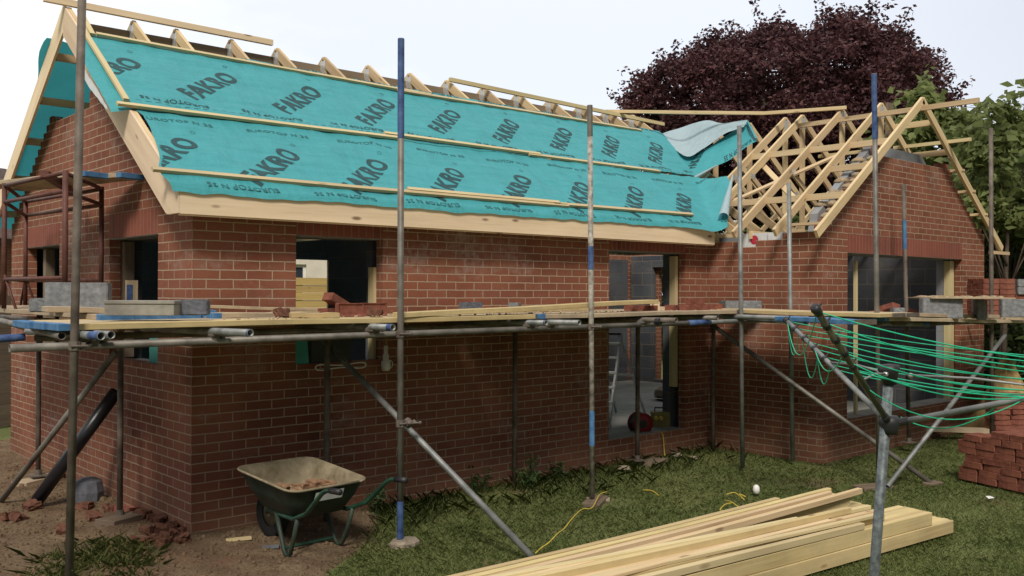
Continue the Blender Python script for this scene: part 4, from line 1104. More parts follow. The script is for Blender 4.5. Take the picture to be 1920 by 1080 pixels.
p = PY(883, 586, -.45); place(me_dblk, 'concrete_block', (p[0], -.45, D1), (0, 0, .12), 'short grey block on the deck against the wall between the two openings', 'block', None)
p = PY(965, 577, -.2); place(me_half, 'concrete_block', (p[0], -.2, D1 - .01), (0, 0, .6), 'little grey block end on the deck beside the long yellow batten', 'block')
p = PY(1385, 583, -.62); place(me_flat, 'concrete_block', (p[0] + .03, -.62, D1), (0, 0, FACE + .15), 'long grey block lying flat on the deck in the inner corner of the house', 'block')
p = PY(183, 585, -.5)
# loose bricks on the deck under the small window
GBR = 'loose bricks on the scaffold deck'
def brk(loc, rot, label, me=me_brick, g=GBR): return place(me, 'brick', loc, rot, label, 'brick', g)
q = PZ(655, 598, D1)
def deckp(px, y): return np.array([PY(px, 590, y)[0], y, D1])
p = deckp(652, -.75); brk((p[0], p[1], D1 + .052), (pi / 2, 0, -.62 + .5), 'brick stood on edge with its hollow face to the viewer, under the small window')
p = deckp(622, -.62); brk((p[0], p[1], D1 + .0), (0, 0, .3), 'brick lying flat at the left end of the pile under the small window')
brk((p[0] + .02, p[1] - .02, D1 + .085), (0, R(24), .25), 'brick leaning tipped on top of the pile under the small window')
p = deckp(697, -.62); brk((p[0], p[1], D1 + .051), (pi / 2, 0, -.15), 'brick on edge at the right end of the pile under the small window')
p = deckp(683, -.55); brk((p[0] - .05, p[1] + .02, D1), (0, 0, .1), 'brick lying flat at the back of the pile under the small window')
p = deckp(700, -.98); place(me_bat2, 'brick_fragment', p, (.3, .2, .8), 'broken brick chip in front of the pile under the small window', 'brick')
p = deckp(530, -.8); place(me_bat2, 'brick_fragment', p, (.1, .4, 1.8), 'dark brick chip alone on the boards below the small window', 'brick')
for i, (px, y, r_, z, lab) in enumerate(((1188, -.75, .2, 0, 'half hidden brick under the tilted yellow plank'), (1213, -.82, 1.45, 0, 'brick end on beneath the high end of the tilted plank'), (1262, -.80, .3, 0, 'brick at the left end of the row before the doorway'), (1283, -.88, .65, 0, 'tilted brick second in the row before the doorway'), (1310, -.92, .12, 0, 'brick third in the row before the doorway'), (1335, -.80, -.1, 0, 'brick at the right end of the row before the doorway'), (1303, -.68, .05, .065, 'brick lying on top of the row before the doorway'), (1345, -.60, .4, 0, 'brick behind the row beside the long grey block'))):
    p = deckp(px, y); brk((p[0], y, D1 + z), (0, 0, r_), lab)
b = MB(); p = deckp(1240, -.62); b.beam(p + np.array([-.25, 0, .02]), p + np.array([.5, .1, .02]), .1, .04); single('timber_offcut', b, m_new, 'pale timber offcut on the deck behind the row of bricks', 'offcut')
b = MB(); p = deckp(1228, -.85); b.beam(p + np.array([0, 0, 0]), p + np.array([0, 0, .1]), .09, .05, up=(0, 1, 0)); single('timber_prop', b, m_new, 'short upright timber propping the high end of the tilted plank', 'prop')
# red glove / cloth scrap and crumbs
b = MB(); p = deckp(583, -1.02)
for k in range(7): b.lathe([(0, 0), (.022, .004), (.018, .016), (0, .02)], p + np.array([rng.uniform(-.06, .06), rng.uniform(-.03, .03), 0]), n=7)
single('red_rag', b, m_redprint, 'crumpled red rag on the deck edge in front of the brick pile', 'rag')
b = MB()
for k in range(420):
    x = rng.uniform(-.2, 6.2); y = rng.uniform(-1.12, -.3); s_ = rng.uniform(.004, .014)
    b.lathe([(0, 0), (s_, s_ * .3), (s_ * .6, s_ * .9), (0, s_)], (x, y, D1 + .002), n=5)
for k in range(160):
    x = rng.uniform(6.0, 9.4); y = rng.uniform(-2.6, -1.9); s_ = rng.uniform(.006, .02)
    b.lathe([(0, 0), (s_, s_ * .3), (s_ * .6, s_ * .9), (0, s_)], (x, y, zz(x) + .008), n=5)
o = obj('mortar_crumbs', b, m_mortar); o['kind'] = 'stuff'

# things on the wing deck: mortar board on two blocks, bricks, block stacks
def PW(px, y): x = PY(px, 590, y)[0]; return np.array([x, y, zz(x) + .008])
o1 = PD(1764, 588, 10.15); place(me_block, 'concrete_block', (o1[0], o1[1], zz(o1[0]) + .01), (0, 0, FACE + .05), 'grey block on edge holding up the viewer side of the mortar board', 'block')
o2 = PD(1836, 590, 10.55); place(me_block, 'concrete_block', (o2[0], o2[1], zz(o2[0]) + .01), (0, 0, FACE + 1.25), 'grey block on edge holding up the far side of the mortar board', 'block')
oc = (o1 + o2) / 2
t = thing('mortar_board', 'square plywood board heaped with drying mortar, resting on two grey blocks', 'mortar board', (oc[0], oc[1], zz(oc[0]) + .228))
b = MB(); dx = np.array([RT[0], RT[1], 0]); dx /= np.linalg.norm(dx); dy = np.array([-dx[1], dx[0], 0])
ctr = np.array([oc[0], oc[1], zz(oc[0]) + .235])
b.beam(ctr - dx * .45, ctr + dx * .45, .6, .012); obj('plywood', b, m_board, t)
b = MB()
for k in range(70):
    q = ctr + dx * rng.uniform(-.42, .42) + dy * rng.uniform(-.25, .25) + np.array([0, 0, .004]); s_ = rng.uniform(.012, .045)
    b.lathe([(0, 0), (s_, .002), (s_ * .7, s_ * .45), (0, s_ * .55)], q, n=7)
obj('mortar_heap', b, m_mortar, t)
for i, (px, y, r_, z, lab) in enumerate(((1643, -2.2, .3, 0, 'brick lying left of the pole on the wing deck'), (1660, -2.05, .8, 0, 'brick in the little heap on the wing deck, leaning low'), (1667, -2.2, 1.2, .065, 'brick tipped on top of the little heap on the wing deck'), (1712, -2.1, .2, 0, 'brick right of the small pale block on the wing deck'))):
    p = PW(px, y); brk((p[0], y, p[2] + z), (.15 * i, .12 * i, r_), lab)
p = PW(1683, -2.35); place(me_half, 'concrete_block', (p[0], p[1], p[2]), (0, 0, FACE), 'small pale block beside the bricks on the wing deck', 'block')
# stacked bricks at the right, on the deck beyond the wing
c0 = PD(1858, 592, 11.9); c0[2] = zz(9.6) + .055
dxv = np.array([cos(FACE + .15), sin(FACE + .15), 0]); dyv = np.array([-dxv[1], dxv[0], 0])
GS = 'bricks stacked on the deck beyond the wing'
for L_ in range(7):
    for j in range(3):
        for i in range(2):
            q = c0 + dxv * ((i - .5) * .222 + rng.uniform(-.006, .006)) + dyv * ((j - 1) * .11) + np.array([0, 0, L_ * .067])
            brk(q, (0, 0, FACE + .15 + rng.uniform(-.04, .04)), 'orange red brick in the neat stack beside the right hand pole on the deck', me_brick, GS)
c1 = PD(1912, 592, 11.2); c1[2] = zz(9.6) + .055
place(me_block, 'concrete_block', c1, (0, 0, FACE - .1), 'grey block on edge at the far right of the deck beside the brick stack', 'block')
c2 = PD(1925, 592, 12.6); c2[2] = zz(9.6) + .055
for L_ in range(4):
    for i in range(2): brk(c2 + dxv * ((i - .5) * .222 + (.03 if L_ == 3 else 0)) + np.array([0, 0, L_ * .067]), (0, 0, FACE + .1), 'orange red brick under the two light blocks at the far right', me_brick, 'bricks under the light blocks')
b = c2 + np.array([0, 0, 4 * .067])
for L_ in range(2): place(me_flat, 'concrete_block', b + np.array([0, 0, L_ * .103]) + dxv * .05, (0, 0, FACE), ('lower of the two light grey blocks topping the far right bricks', 'upper of the two light grey blocks topping the far right bricks')[L_], 'block')
# upright brown board and bricks on the wing gable top
b = MB(); b.beam((9.30, -.95, 2.6), (9.32, -.95, 4.46), .15, .04, up=(0, 1, 0)); single('upright_board', b, m_old, 'dark brown board standing on end behind the wing gable peak', 'board')
place(me_brick, 'brick', (9.72, YW + .05, 3.557), (0, 0, 0), 'single brick lying on the right shoulder of the wing gable brickwork', 'brick')
place(me_brick, 'brick', (7.93, YW + .06, 3.62), (pi / 2, 0, 0), 'brick set on edge at the left shoulder of the wing gable brickwork', 'brick')

# red oxide trestle tower on the gable deck
t = thing('trestle_tower', 'rusty red steel trestle standing on the gable deck with a board on top', 'trestle', tuple(PX(120, 575, -.75)))
legs = [PX(8, 450, -.85), PX(122, 450, -.75), PX(190, 450, -.15), PX(48, 450, -.28)]
zt, zb = 2.80, D0
for q in legs:
    b = MB(); b.tube([(q[0], q[1], zb), (q[0], q[1], zt)], .021, 10); obj('leg', b, m_redb, t, smooth=True)
for i, j in ((0, 1), (1, 2), (2, 3), (3, 0)):
    for z in (zt - .02, zt - .16, 1.98):
        if z < 2.2 and (i, j) == (1, 2): continue
        b = MB(); a, c = legs[i], legs[j]; b.tube([(a[0], a[1], z), (c[0], c[1], z + .003)], .017, 8); obj('rail', b, m_redb, t, smooth=True)
for q in (legs[0], legs[3]):
    for s_ in (.28, -.25):
        b = MB(); b.tube([(q[0], q[1], zb + .30), (q[0] + .03, q[1] + s_, zb)], .012, 8); obj('stay', b, m_redb, t, smooth=True)
b = MB(); a, c = legs[0], legs[2]; b.beam(((legs[0] + legs[1]) / 2 * np.array([1, 1, 0]) + np.array([0, -.3, zt + .0])), ((legs[2] + legs[3]) / 2 * np.array([1, 1, 0]) + np.array([.05, -.2, zt])), .06, .05); obj('top_bearer', b, m_redb, t)
q0 = PX(240, 343, -.10); q1 = PX(65, 350, -.55)
board((q0[0], q0[1] - .12, zt + .045), (q1[0], q1[1] + .6, zt + .045), 'blue ended board lying across the top of the rusty trestle', m_board, 1, group=None)
board((q0[0] - .25, q0[1] + .0, zt + .045), (q1[0] - .25, q1[1] + .55, zt + .045), 'second board across the rusty trestle, on its outer side', m_board, 1, group=None)
b = MB(); q = PX(234, 545, .05); b.beam((q[0] + .06, q[1], D0 - .1), (q[0] + .06, q[1], 1.98), .10, .035, up=(0, 1, 0)); o = single('standing_board', b, m_board, 'blue smeared board standing upright in the left gable opening', 'board')
b = MB(); b.beam((q[0] + .035, q[1] - .02, 1.70), (q[0] + .035, q[1] - .02, 1.94), .05, .006, up=(0, 1, 0))
obj('paint_smear', b, m_bluep, o)

# teal offcuts and odds in the openings
b = MB(); b.prism([(0, 0), (.135, .02), (.10, .42), (0, .42)], [], (W1a + .005, .012, SILL1 - .10), (1, 0, 0), (0, 0, 1), (0, -1, 0), .002); o = single('membrane_offcut', b, m_teald, 'teal strip of membrane hanging at the left jamb of the small window', 'membrane')
b = MB(); b.prism([(0, 0), (.30, 0), (.30, .40), (0, .40)], [], (.05, G1a + .01, SILL1 + .002), (0, 1, 0), (0, 0, 1), (-1, 0, 0), .002); single('membrane_offcut', b, m_teald, 'square teal membrane scrap in the gable window below the deck', 'membrane')
b = MB(); b.box((W1a + .16, .02, SILL1), (W1a + .55, .09, SILL1 + .27)); single('packer_board', b, m_black, 'dark panel leaning in the small window below the deck', 'panel')
b = MB()
pts = [np.array([W1a + .42 + .28 * math.cos(g) * .9, -.03, SILL1 - .035 + .022 * math.sin(g) + .012 * math.sin(3 * g)]) for g in np.linspace(0, 2 * pi, 24)]
b.tube(pts, .006, 6); single('white_cable_loop', b, m_white, 'white cable loop hanging over the sill of the small window', 'cable')
b = MB()
cx, cz_ = W1b - .02, SILL1
t = thing('site_light_holder', 'cream plug and hanging lead dangling at the right of the small window', 'plug', (cx, -.10, cz_ - .09))
b = MB(); b.tube([(cx, -.10, 1.55), (cx - .02, -.10, 1.40), (cx - .012, -.10, cz_ + .06)], .005, 6); obj('lead', b, m_yellow, t)
b = MB(); b.lathe([(0, .13), (.018, .13), (.018, .06), (.026, .055), (.026, .0), (.04, -.005), (.04, -.07), (.03, -.09), (0, -.09)], (cx - .012, -.10, cz_ - .0), n=14); obj('plug_body', b, m_white, t, smooth=True)
b = MB(); b.tube([np.array([cx + .03 + .03 * cos(g), -.10, cz_ - .035 + .035 * sin(g)]) for g in np.linspace(-1.6, 1.9, 10)], .004, 6); obj('plug_ring', b, m_white, t)

# ------------------------------------------------------------------ on the ground
def gz_(x, y): return max(soil_h(x, y), -.018)
# wheelbarrow: tray, frame, two legs, wheel
WB = np.array([.50, -.80, .0]); WT = .06
ax = np.array([sin(WT), -cos(WT), 0]); bx_ = np.array([cos(WT), sin(WT), 0])
def wp(a, c, z): return WB + ax * a + bx_ * c + np.array([0, 0, z])
t = thing('wheelbarrow', 'dirty dark green wheelbarrow holding broken bricks beside the wall corner', 'wheelbarrow', tuple(WB))
def rrect(hl0, hl1, hw, z0, z1, r_=.09, n=6):
    pts = []
    for (sa, sb, g0) in ((1, 1, 0), (-1, 1, 90), (-1, -1, 180), (1, -1, 270)):
        ea = hl1 if sa > 0 else hl0
        for k in range(n + 1):
            g = R(g0 + 90 * k / n)
            a = sa * (ea - r_) + r_ * cos(g); c = sb * (hw - r_) + r_ * sin(g)
            z = z0 + (z1 - z0) * (a + hl0) / (hl0 + hl1)
            pts.append((a, c, z))
    return pts
rings = [rrect(.40, .385, .335, .575, .505, .10), rrect(.385, .37, .32, .565, .495, .09), rrect(.34, .33, .285, .46, .40, .09), rrect(.24, .26, .22, .315, .285, .08), rrect(.10, .12, .10, .31, .283, .06)]
def tray_mesh(inset, m, flip):
    b = MB(); n = len(rings[0])
    for rg in rings:
        cen = np.mean(rg, axis=0)
        for p in rg: q = np.array(p); q = q + (cen - q) * inset; q[2] += inset * .25; b.v.append(tuple(wp(q[0], q[1], q[2])))
    for j in range(len(rings) - 1):
        for k in range(n):
            k2 = (k + 1) % n; f = (j * n + k, j * n + k2, (j + 1) * n + k2, (j + 1) * n + k)
            b.face(f[::-1] if flip else f, [(0, 0)] * 4)
    b.face(range(4 * n, 5 * n), [(0, 0)] * n)
    return b
tray = obj('tray', tray_mesh(0, None, False), m_dgreen, t, smooth=True)
obj('tray_lining', tray_mesh(.02, None, True), m_dust, tray, smooth=True)
b = MB(); rg = rings[0]; b.tube([wp(*p) for p in rg] + [wp(*rg[0])], .009, 8); obj('rim', b, m_dust, tray, smooth=True)
b = MB(); q = [wp(.372, -.13, .475), wp(.372, .11, .475), wp(.340, .11, .405), wp(.340, -.13, .405)]; q = [p + ax * .008 for p in q]; b.poly(q); obj('sticker', b, m_foil, tray)
for s_ in (-1, 1):
    b = MB(); b.tube([wp(-.40, s_ * .05, .20), wp(-.20, s_ * .16, .27), wp(.25, s_ * .23, .285), wp(.45, s_ * .255, .36), wp(.66, s_ * .27, .535), wp(.71, s_ * .272, .56), wp(.76, s_ * .273, .57), wp(.86, s_ * .275, .575)], .0165, 10); h_ = obj('handle', b, m_green, t, smooth=True)
    b = MB(); b.tube([wp(.76, s_ * .273, .57), wp(.875, s_ * .275, .576)], .021, 10); obj('grip', b, m_black, h_, smooth=True)
    b = MB(); b.tube([wp(-.02, s_ * .20, .28), wp(.06, s_ * .212, .14), wp(.11, s_ * .218, .035), wp(.155, s_ * .22, .006), wp(.20, s_ * .222, .03), wp(.26, s_ * .23, .16), wp(.31, s_ * .235, .30)], .0165, 10); obj('leg', b, m_dgreen, t, smooth=True)
b = MB(); b.tube([wp(.10, -.216, .05), wp(.10, .216, .05)], .012, 8); obj('leg_brace', b, m_green, t)
wc = wp(-.40, 0, .185)
b = MB(); b.lathe([(.10, -.03), (.165, -.045), (.182, -.025), (.186, 0), (.182, .025), (.165, .045), (.10, .03)], wc, axis=bx_, n=28); wl = obj('wheel', b, m_rubber, t, smooth=True)
b = MB(); b.lathe([(.0, -.035), (.03, -.035), (.03, -.012), (.11, -.022), (.11, .022), (.03, .012), (.03, .035), (0, .035)], wc, axis=bx_, n=24); obj('rim', b, m_dust, wl, smooth=True)
b = MB()
def heap_(a, c):
    g = a * 2 * pi; r_ = c; aa = .05 + .20 * r_ * cos(g); cc = .17 * r_ * sin(g)
    z = .335 + .105 * (1 - r_ ** 2) + .018 * sin(3 * g + 2) * r_ + .012 * sin(17 * a + 23 * c) + .07 * max(0, aa - .06) * 2
    return wp(aa, cc, z)
b.grid(heap_, 36, 12); single('rubble_residue', b, m_dust, 'sandy mortar residue heaped in the bottom of the wheelbarrow', 'rubble')
for (a, c, z, r_, tl, lab) in ((.20, -.02, .455, .3, .1, 'broken half brick standing tallest in the wheelbarrow'), (.22, .07, .445, 1.2, .25, 'half brick beside the tallest one in the wheelbarrow'), (.06, -.20, .43, .6, .15, 'sandy brick lump at the wheel end of the wheelbarrow'), (.17, -.12, .44, 2.1, .1, 'pale brick lump low in the wheelbarrow'), (.28, .04, .435, 2.6, .1, 'brick bit at the handle end inside the wheelbarrow')):
    p = wp(a, c, z); place(me_batd, 'brick_fragment', p, (tl, .1, r_), lab, 'brick')

# sole boards and blocks under the poles
def sole(px_pts, label, m=m_old, th=.05, w_=.2, n=1):
    (x0, y0), (x1, y1) = px_pts
    b = MB(); b.beam((x0, y0, gz_(x0, y0) + .01), (x1, y1, gz_(x1, y1) + .012), w_, th)
    return single('sole_board', b, m, label, 'timber block', bevel=.004)
sole(((-.42, .66), (-.10, .82)), 'upper dark timber pad under the short pole by the gable corner', m_old, .06)
sole(((3.10, -1.28), (3.42, -1.10)), 'brown timber pad under the tall splashed pole on the grass', m_old, .05, .16)
b = MB(); b.lathe([(0, -.02), (.10, -.02), (.10, .012), (.085, .03), (0, .032)], (1.13, -1.22, 0), n=9); o = single('sole_stone', b, m_stone, 'flat pale stone under the blue footed scaffold pole', 'stone'); o.scale = (1.25, .9, 1)
sole(((5.62, -2.47), (5.95, -2.60)), 'tilted brown timber pad at the foot of the pole behind the dryer', m_old, .04, .17)
sole(((5.0, -.36), (5.35, -.24)), 'timber pad with a pale end under the short pole before the doorway', m_old, .07, .18)
sole(((-.50, 2.75), (-.12, 2.98)), 'round edged timber pad under the far pole on the gable side', m_board, .07, .18)
sole(((6.3, -2.83), (6.5, -2.86)), 'small pad under the lower end of the long brace', m_old, .03, .10)
sole(((3.28, -1.06), (3.42, -1.22)), 'thin stone slip beside the timber pad on the grass', m_stone, .025, .10)
# black drainpipe leaning on the gable
b = MB(); b.tube([(-.66, 1.72, .03), (-.12, 1.265, 1.02)], .055, 20, hollow=True); single('drainpipe', b, m_pipe, 'thick black plastic drainpipe leaning against the gable wall', 'pipe', smooth=True)
b = MB(); b.lathe([(0, 0), (.13, 0), (.14, .08), (.12, .17), (.05, .2), (0, .2)], (-.2, 1.72, gz_(-.2, 1.72)), n=9); o = single('dark_rubble_block', b, m_concdark, 'dark lump of rubble at the gable foot behind the drainpipe', 'rubble')
# brick rubble near the corner
GR = 'broken bricks on the soil'
rub = [(265, 880), (330, 890), (270, 850), (160, 955), (205, 960), (235, 962), (30, 978), (10, 980), (275, 1005), (300, 1000), (312, 1012), (325, 995), (285, 1015), (335, 1008), (300, 985), (120, 1000), (295, 970), (318, 975), (265, 972), (340, 995), (308, 1022), (175, 975), (255, 1018), (345, 1018), (60, 960)]
for i, (px, py) in enumerate(rub):
    p = PZ(px, py, .01)
    if p[0] > -.03 and p[1] > -.05: p[0] = -.08
    place([me_bat, me_bat2, me_brick][0 if i % 3 == 0 else (1 if i % 3 == 1 or i > 6 else 2)], 'broken_brick', (p[0], p[1], gz_(p[0], p[1]) - .012), (rng.uniform(-.35, .35), rng.uniform(-.35, .35), rng.uniform(0, 6)), 'broken red brick lying on the soil around the house corner', 'brick', GR)
for i, (px, py, l, lab) in enumerate(((447, 1018, .17, 'short pale stick of wood on the soil left of the wheelbarrow'), (215, 985, .08, 'pale wood chip on the soil near the gable corner'), (507, 1030, .10, 'grey sliver of slate on the soil below the wheelbarrow'))):
    p = PZ(px, py, .0); b = MB(); b.beam((p[0] - l / 2, p[1] + .03, gz_(p[0], p[1]) + .008), (p[0] + l / 2, p[1] - .04, gz_(p[0], p[1]) + .012), .04, .018); single('wood_scrap', b, m_batten if i < 2 else m_concdark, lab, 'scrap')
b = MB()
for k in range(3800):
    while True:
        x = rng.uniform(-2.0, 1.7); y = rng.uniform(-1.7, 4.2)
        if inside((x, y), SOIL) and not (x > -.02 and y > -.02): break
    s_ = abs(rng.normal(0, .009)) + .003
    b.lathe([(0, -s_ * .3), (s_, 0), (s_ * .7, s_ * .7), (0, s_ * .9)], (x, y, gz_(x, y)), n=5)
o = obj('soil_crumbs', b, m_soil); o['kind'] = 'stuff'
# white scraps
b = MB(); p = PZ(1418, 926, 0); b.lathe([(0, 0), (.03, .005), (.034, .04), (.028, .07), (.012, .085), (0, .086)], p, n=12); single('white_cup', b, m_white, 'small white cup lying on the grass behind the timber', 'litter', smooth=True)
b = MB(); p = PZ(1857, 938, 0); b.poly([p + np.array([-.04, 0, .02]), p + np.array([.02, -.03, .025]), p + np.array([.05, .02, .03]), p + np.array([-.01, .04, .035])]); b.poly([p + np.array([-.04, 0, .018]), p + np.array([-.01, .04, .033]), p + np.array([.05, .02, .028]), p + np.array([.02, -.03, .023])]); single('paper_scrap', b, m_white, 'white paper scrap on the lawn in front of the brick pile', 'litter')
p = PZ(1515, 855, 0); b = MB(); b.lathe([(0, 0), (.14, 0), (.16, .06), (.10, .13), (0, .15)], (p[0] - .1, p[1] + .05, 0), n=8); o = single('stone_lump', b, m_stone, 'rough pale stone by the foot of the wing corner', 'stone')
for i, (px, py) in enumerate(((1235, 862), (1268, 855), (1300, 860), (1170, 880))):
    p = PZ(px, py, 0); b = MB(); s_ = .05 + .02 * (i % 2); b.lathe([(0, 0), (s_, .005), (s_ * .8, s_ * .5), (0, s_ * .6)], (p[0], min(p[1], -.1), .0), n=7); single('pale_stone', b, m_stone, 'small pale stone on the ground edge below the doorway', 'stone', group='stones below the doorway')
# yellow strings
def string(px, label, z=.03):
    pts = []
    for k, (x, y) in enumerate(px): p = PZ(x, y, .02); pts.append(p + np.array([0, 0, .03 + .012 * sin(k * 2.2)]))
    fine = []
    for k in range(len(pts) * 6 - 5): fine.append(crv(pts, k / (len(pts) * 6 - 6)))
    b = MB(); b.tube(fine, .0042, 6); return single('string', b, m_string, label, 'string', smooth=True)
string([(1138, 928), (1124, 936), (1110, 956), (1092, 962), (1075, 978), (1058, 995), (1045, 1010), (1030, 1025), (1015, 1032), (1004, 1048)], 'yellow string trailing from the timber pad to the pile of timber')
string([(1352, 978), (1358, 968), (1350, 960), (1360, 953), (1372, 951)], 'short crooked yellow string left of the loop on the grass')
string([(1358, 944), (1372, 950), (1388, 956), (1402, 957), (1425, 958), (1448, 954)], 'long yellow string on the grass just behind the timber')
string([(1362, 933), (1378, 932), (1390, 938), (1395, 944), (1386, 934), (1398, 935)], 'small looped yellow string on the grass near the white cup')
string([(1205, 925), (1222, 928), (1235, 933)], 'faint yellow string end on the grass below the doorway')
b = MB(); p = PY(1243, 818, -.02); b.tube([(p[0], .02, .27), (p[0] - .01, -.03, .22), (p[0] - .02, -.05, .12), (p[0] - .06, -.09, .03), (p[0] - .1, -.13, .01)], .006, 6); single('yellow_lead', b, m_string, 'thin cable hanging over the doorway sill to the ground', 'cable', smooth=True)

# brick pile on the lawn
base0 = PZ(1798, 898, 0); base1 = PZ(1900, 921, 0)
e1 = base1 - base0; e1 /= np.linalg.norm(e1); e2 = np.array([-e1[1], e1[0], 0.])
if e2[0] < 0: e2 = -e2
GP = 'bricks in the pile on the lawn'
angp = math.atan2(e1[1], e1[0])
NL = 8
for L_ in range(NL):
    k = L_ // 2
    for j in range(4):
        shift = (.0, .055, -.03, .04)[k % 4]
        if (L_ + j) % 4 == 3:     # headers: brick ends to the viewer
            for i in range(9):
                if L_ == NL - 1 and (i < 3 or j > 2): continue
                if L_ == NL - 2 and i < 1: continue
                q = base0 + e1 * (.055 + i * .108 + shift) + e2 * (.11 + j * .222) + np.array([0, 0, L_ * .0665 + .004])
                place(me_brickd, 'brick', q + np.array([rng.uniform(-.012, .012), rng.uniform(-.012, .012), 0]), (0, 0, angp + pi / 2 + rng.uniform(-.05, .05)), 'red brick in the loose pile standing on the lawn', 'brick', GP)
        else:
            for jj in range(2):
                for i in range(4):
                    if L_ == NL - 1 and (i < 1 or j > 2): continue
                    q = base0 + e1 * (.11 + i * .226 + shift) + e2 * (.055 + j * .222 + jj * .108) + np.array([0, 0, L_ * .0665 + .004])
                    if j > 1 and 0 < L_ < NL - 1 and i > 0 and i < 3: continue
                    place(me_brickd, 'brick', q + np.array([rng.uniform(-.010, .010), rng.uniform(-.010, .010), 0]), (0, 0, angp + rng.uniform(-.035, .035)), 'red brick in the loose pile standing on the lawn', 'brick', GP)

# timber stack in front
GT = 'sawn timbers stacked on the lawn'
def timber(p0, p1, w_, h_, label, m=m_stack, bow=0.0, sag=0.0):
    p0 = np.array(p0, float); p1 = np.array(p1, float); pts = []
    d = p1 - p0; sd_ = np.array([-d[1], d[0], 0]); sd_ /= np.linalg.norm(sd_)
    for k in range(11):
        f = k / 10; pts.append(p0 + d * f + sd_ * bow * sin(pi * f) + np.array([0, 0, -sag * sin(pi * f)]))
    b = MB(); b.path(pts, w_, h_); return single('sawn_timber', b, m, label, 'timber', bevel=.003, group=GT, base=None)
# near pile (its right ends show): direction of the pile on the ground
dirn = np.array([-2.1, .19, 0]); dirn /= np.linalg.norm(dirn); nrm = np.array([-dirn[1], dirn[0], 0]);
if nrm[1] < 0: nrm = -nrm
NEAR = 'pale sawn timber in the near pile, under the loose sticks'
E0 = np.array([4.58, -3.83, 0])
for j in range(6):
    s0 = E0 + nrm * (.024 + j * .0495) + dirn * (rng.uniform(-.01, .03)) + dirn * (.0 if j else 0)
    timber(s0 + np.array([0, 0, .052]), s0 + dirn * 4.8 + np.array([0, 0, .052]), .046, .098, 'bottom layer timber nearest the viewer, longest at the right end' if j == 0 else NEAR)
for j in range(6):
    s0 = E0 + dirn * (.31 + rng.uniform(-.01, .02)) + nrm * (.034 + j * .0495)
    timber(s0 + np.array([0, 0, .153]), s0 + dirn * 4.6 + np.array([0, 0, .153]), .046, .098, 'second layer timber with its knotty side facing the viewer' if j == 0 else NEAR)
# loose sticks on top of the near pile
for (a0, n0, n1, l, w_, h_, z0, z1, lab, m, bw) in (
    (1.23, .03, .03, 3.6, .046, .046, .228, .24, 'greyish loose stick nearest the viewer on top of the near pile', m_batten, .0),
    (.86, .10, .16, 3.9, .045, .046, .229, .228, 'loose stick with a squared end second from the viewer on the near pile', m_stack, .01),
    (.79, .20, .30, 3.9, .045, .046, .229, .23, 'third loose stick on the near pile, bowed slightly', m_truss, .02),
    (1.28, .27, .42, 3.4, .046, .046, .229, .23, 'short ended loose stick in the middle of the near pile', m_stack, .0),
    (1.55, .335, .56, 3.3, .046, .07, .24, .235, 'loose stick at the back of the near pile', m_batten, .02),
    (.98, .06, .22, 3.8, .044, .024, .266, .262, 'thin batten laid slantwise near the front of the near pile', m_batten, .02),
    (1.42, .16, .06, 3.5, .044, .024, .264, .266, 'thin batten crossing the middle of the near pile', m_truss, -.02),
    (.72, .30, .50, 4.0, .044, .03, .245, .24, 'thin batten sliding off the back of the near pile', m_batten, .03),
    (1.05, .255, .36, 3.9, .046, .046, .275, .27, 'loose stick raised on top of the others near the dryer pole', m_stack, .03)):
    s0 = E0 + dirn * a0 + nrm * n0; s1 = E0 + dirn * (a0 + l) + nrm * n1
    timber(s0 + np.array([0, 0, z0]), s1 + np.array([0, 0, z1]), w_, h_, lab, m, bw)
# far pile
dir2 = np.array([-3.6, .13, 0]); dir2 /= np.linalg.norm(dir2); nr2 = np.array([-dir2[1], dir2[0], 0])
if nr2[1] < 0: nr2 = -nr2
F0 = np.array([4.58, -3.07, 0])
FAR = 'pale sawn timber in the far pile behind the loose sticks'
for L_, (a0, nn_) in enumerate(((0.0, 5), (.25, 5))):
    for j in range(nn_):
        s0 = F0 + dir2 * (a0 + rng.uniform(-.015, .03)) + nr2 * (.0 + j * .0495)
        timber(s0 + np.array([0, 0, .052 + L_ * .101]), s0 + dir2 * 4.7 + nr2 * 0 + np.array([0, 0, .052 + L_ * .101]), .046, .098, FAR if j else ('lower front timber of the far pile' if L_ == 0 else 'upper front timber of the far pile'))
for (a0, n0, n1, l, z0, z1, lab) in ((.12, -.03, -.14, 4.6, .232, .245, 'long top stick along the front of the far pile'), (.42, .07, .03, 4.2, .228, .23, 'second top stick on the far pile'), (.30, .15, .10, 4.3, .228, .23, 'third top stick on the far pile, lying straight'), (.95, .21, .20, 3.6, .225, .22, 'rearmost top stick on the far pile, starting short of the others')):
    timber(F0 + dir2 * a0 + nr2 * n0 + np.array([0, 0, z0]), F0 + dir2 * (a0 + l) + nr2 * n1 + np.array([0, 0, z1]), .046, .046, lab, m_truss if n0 < .1 else m_stack, .03)

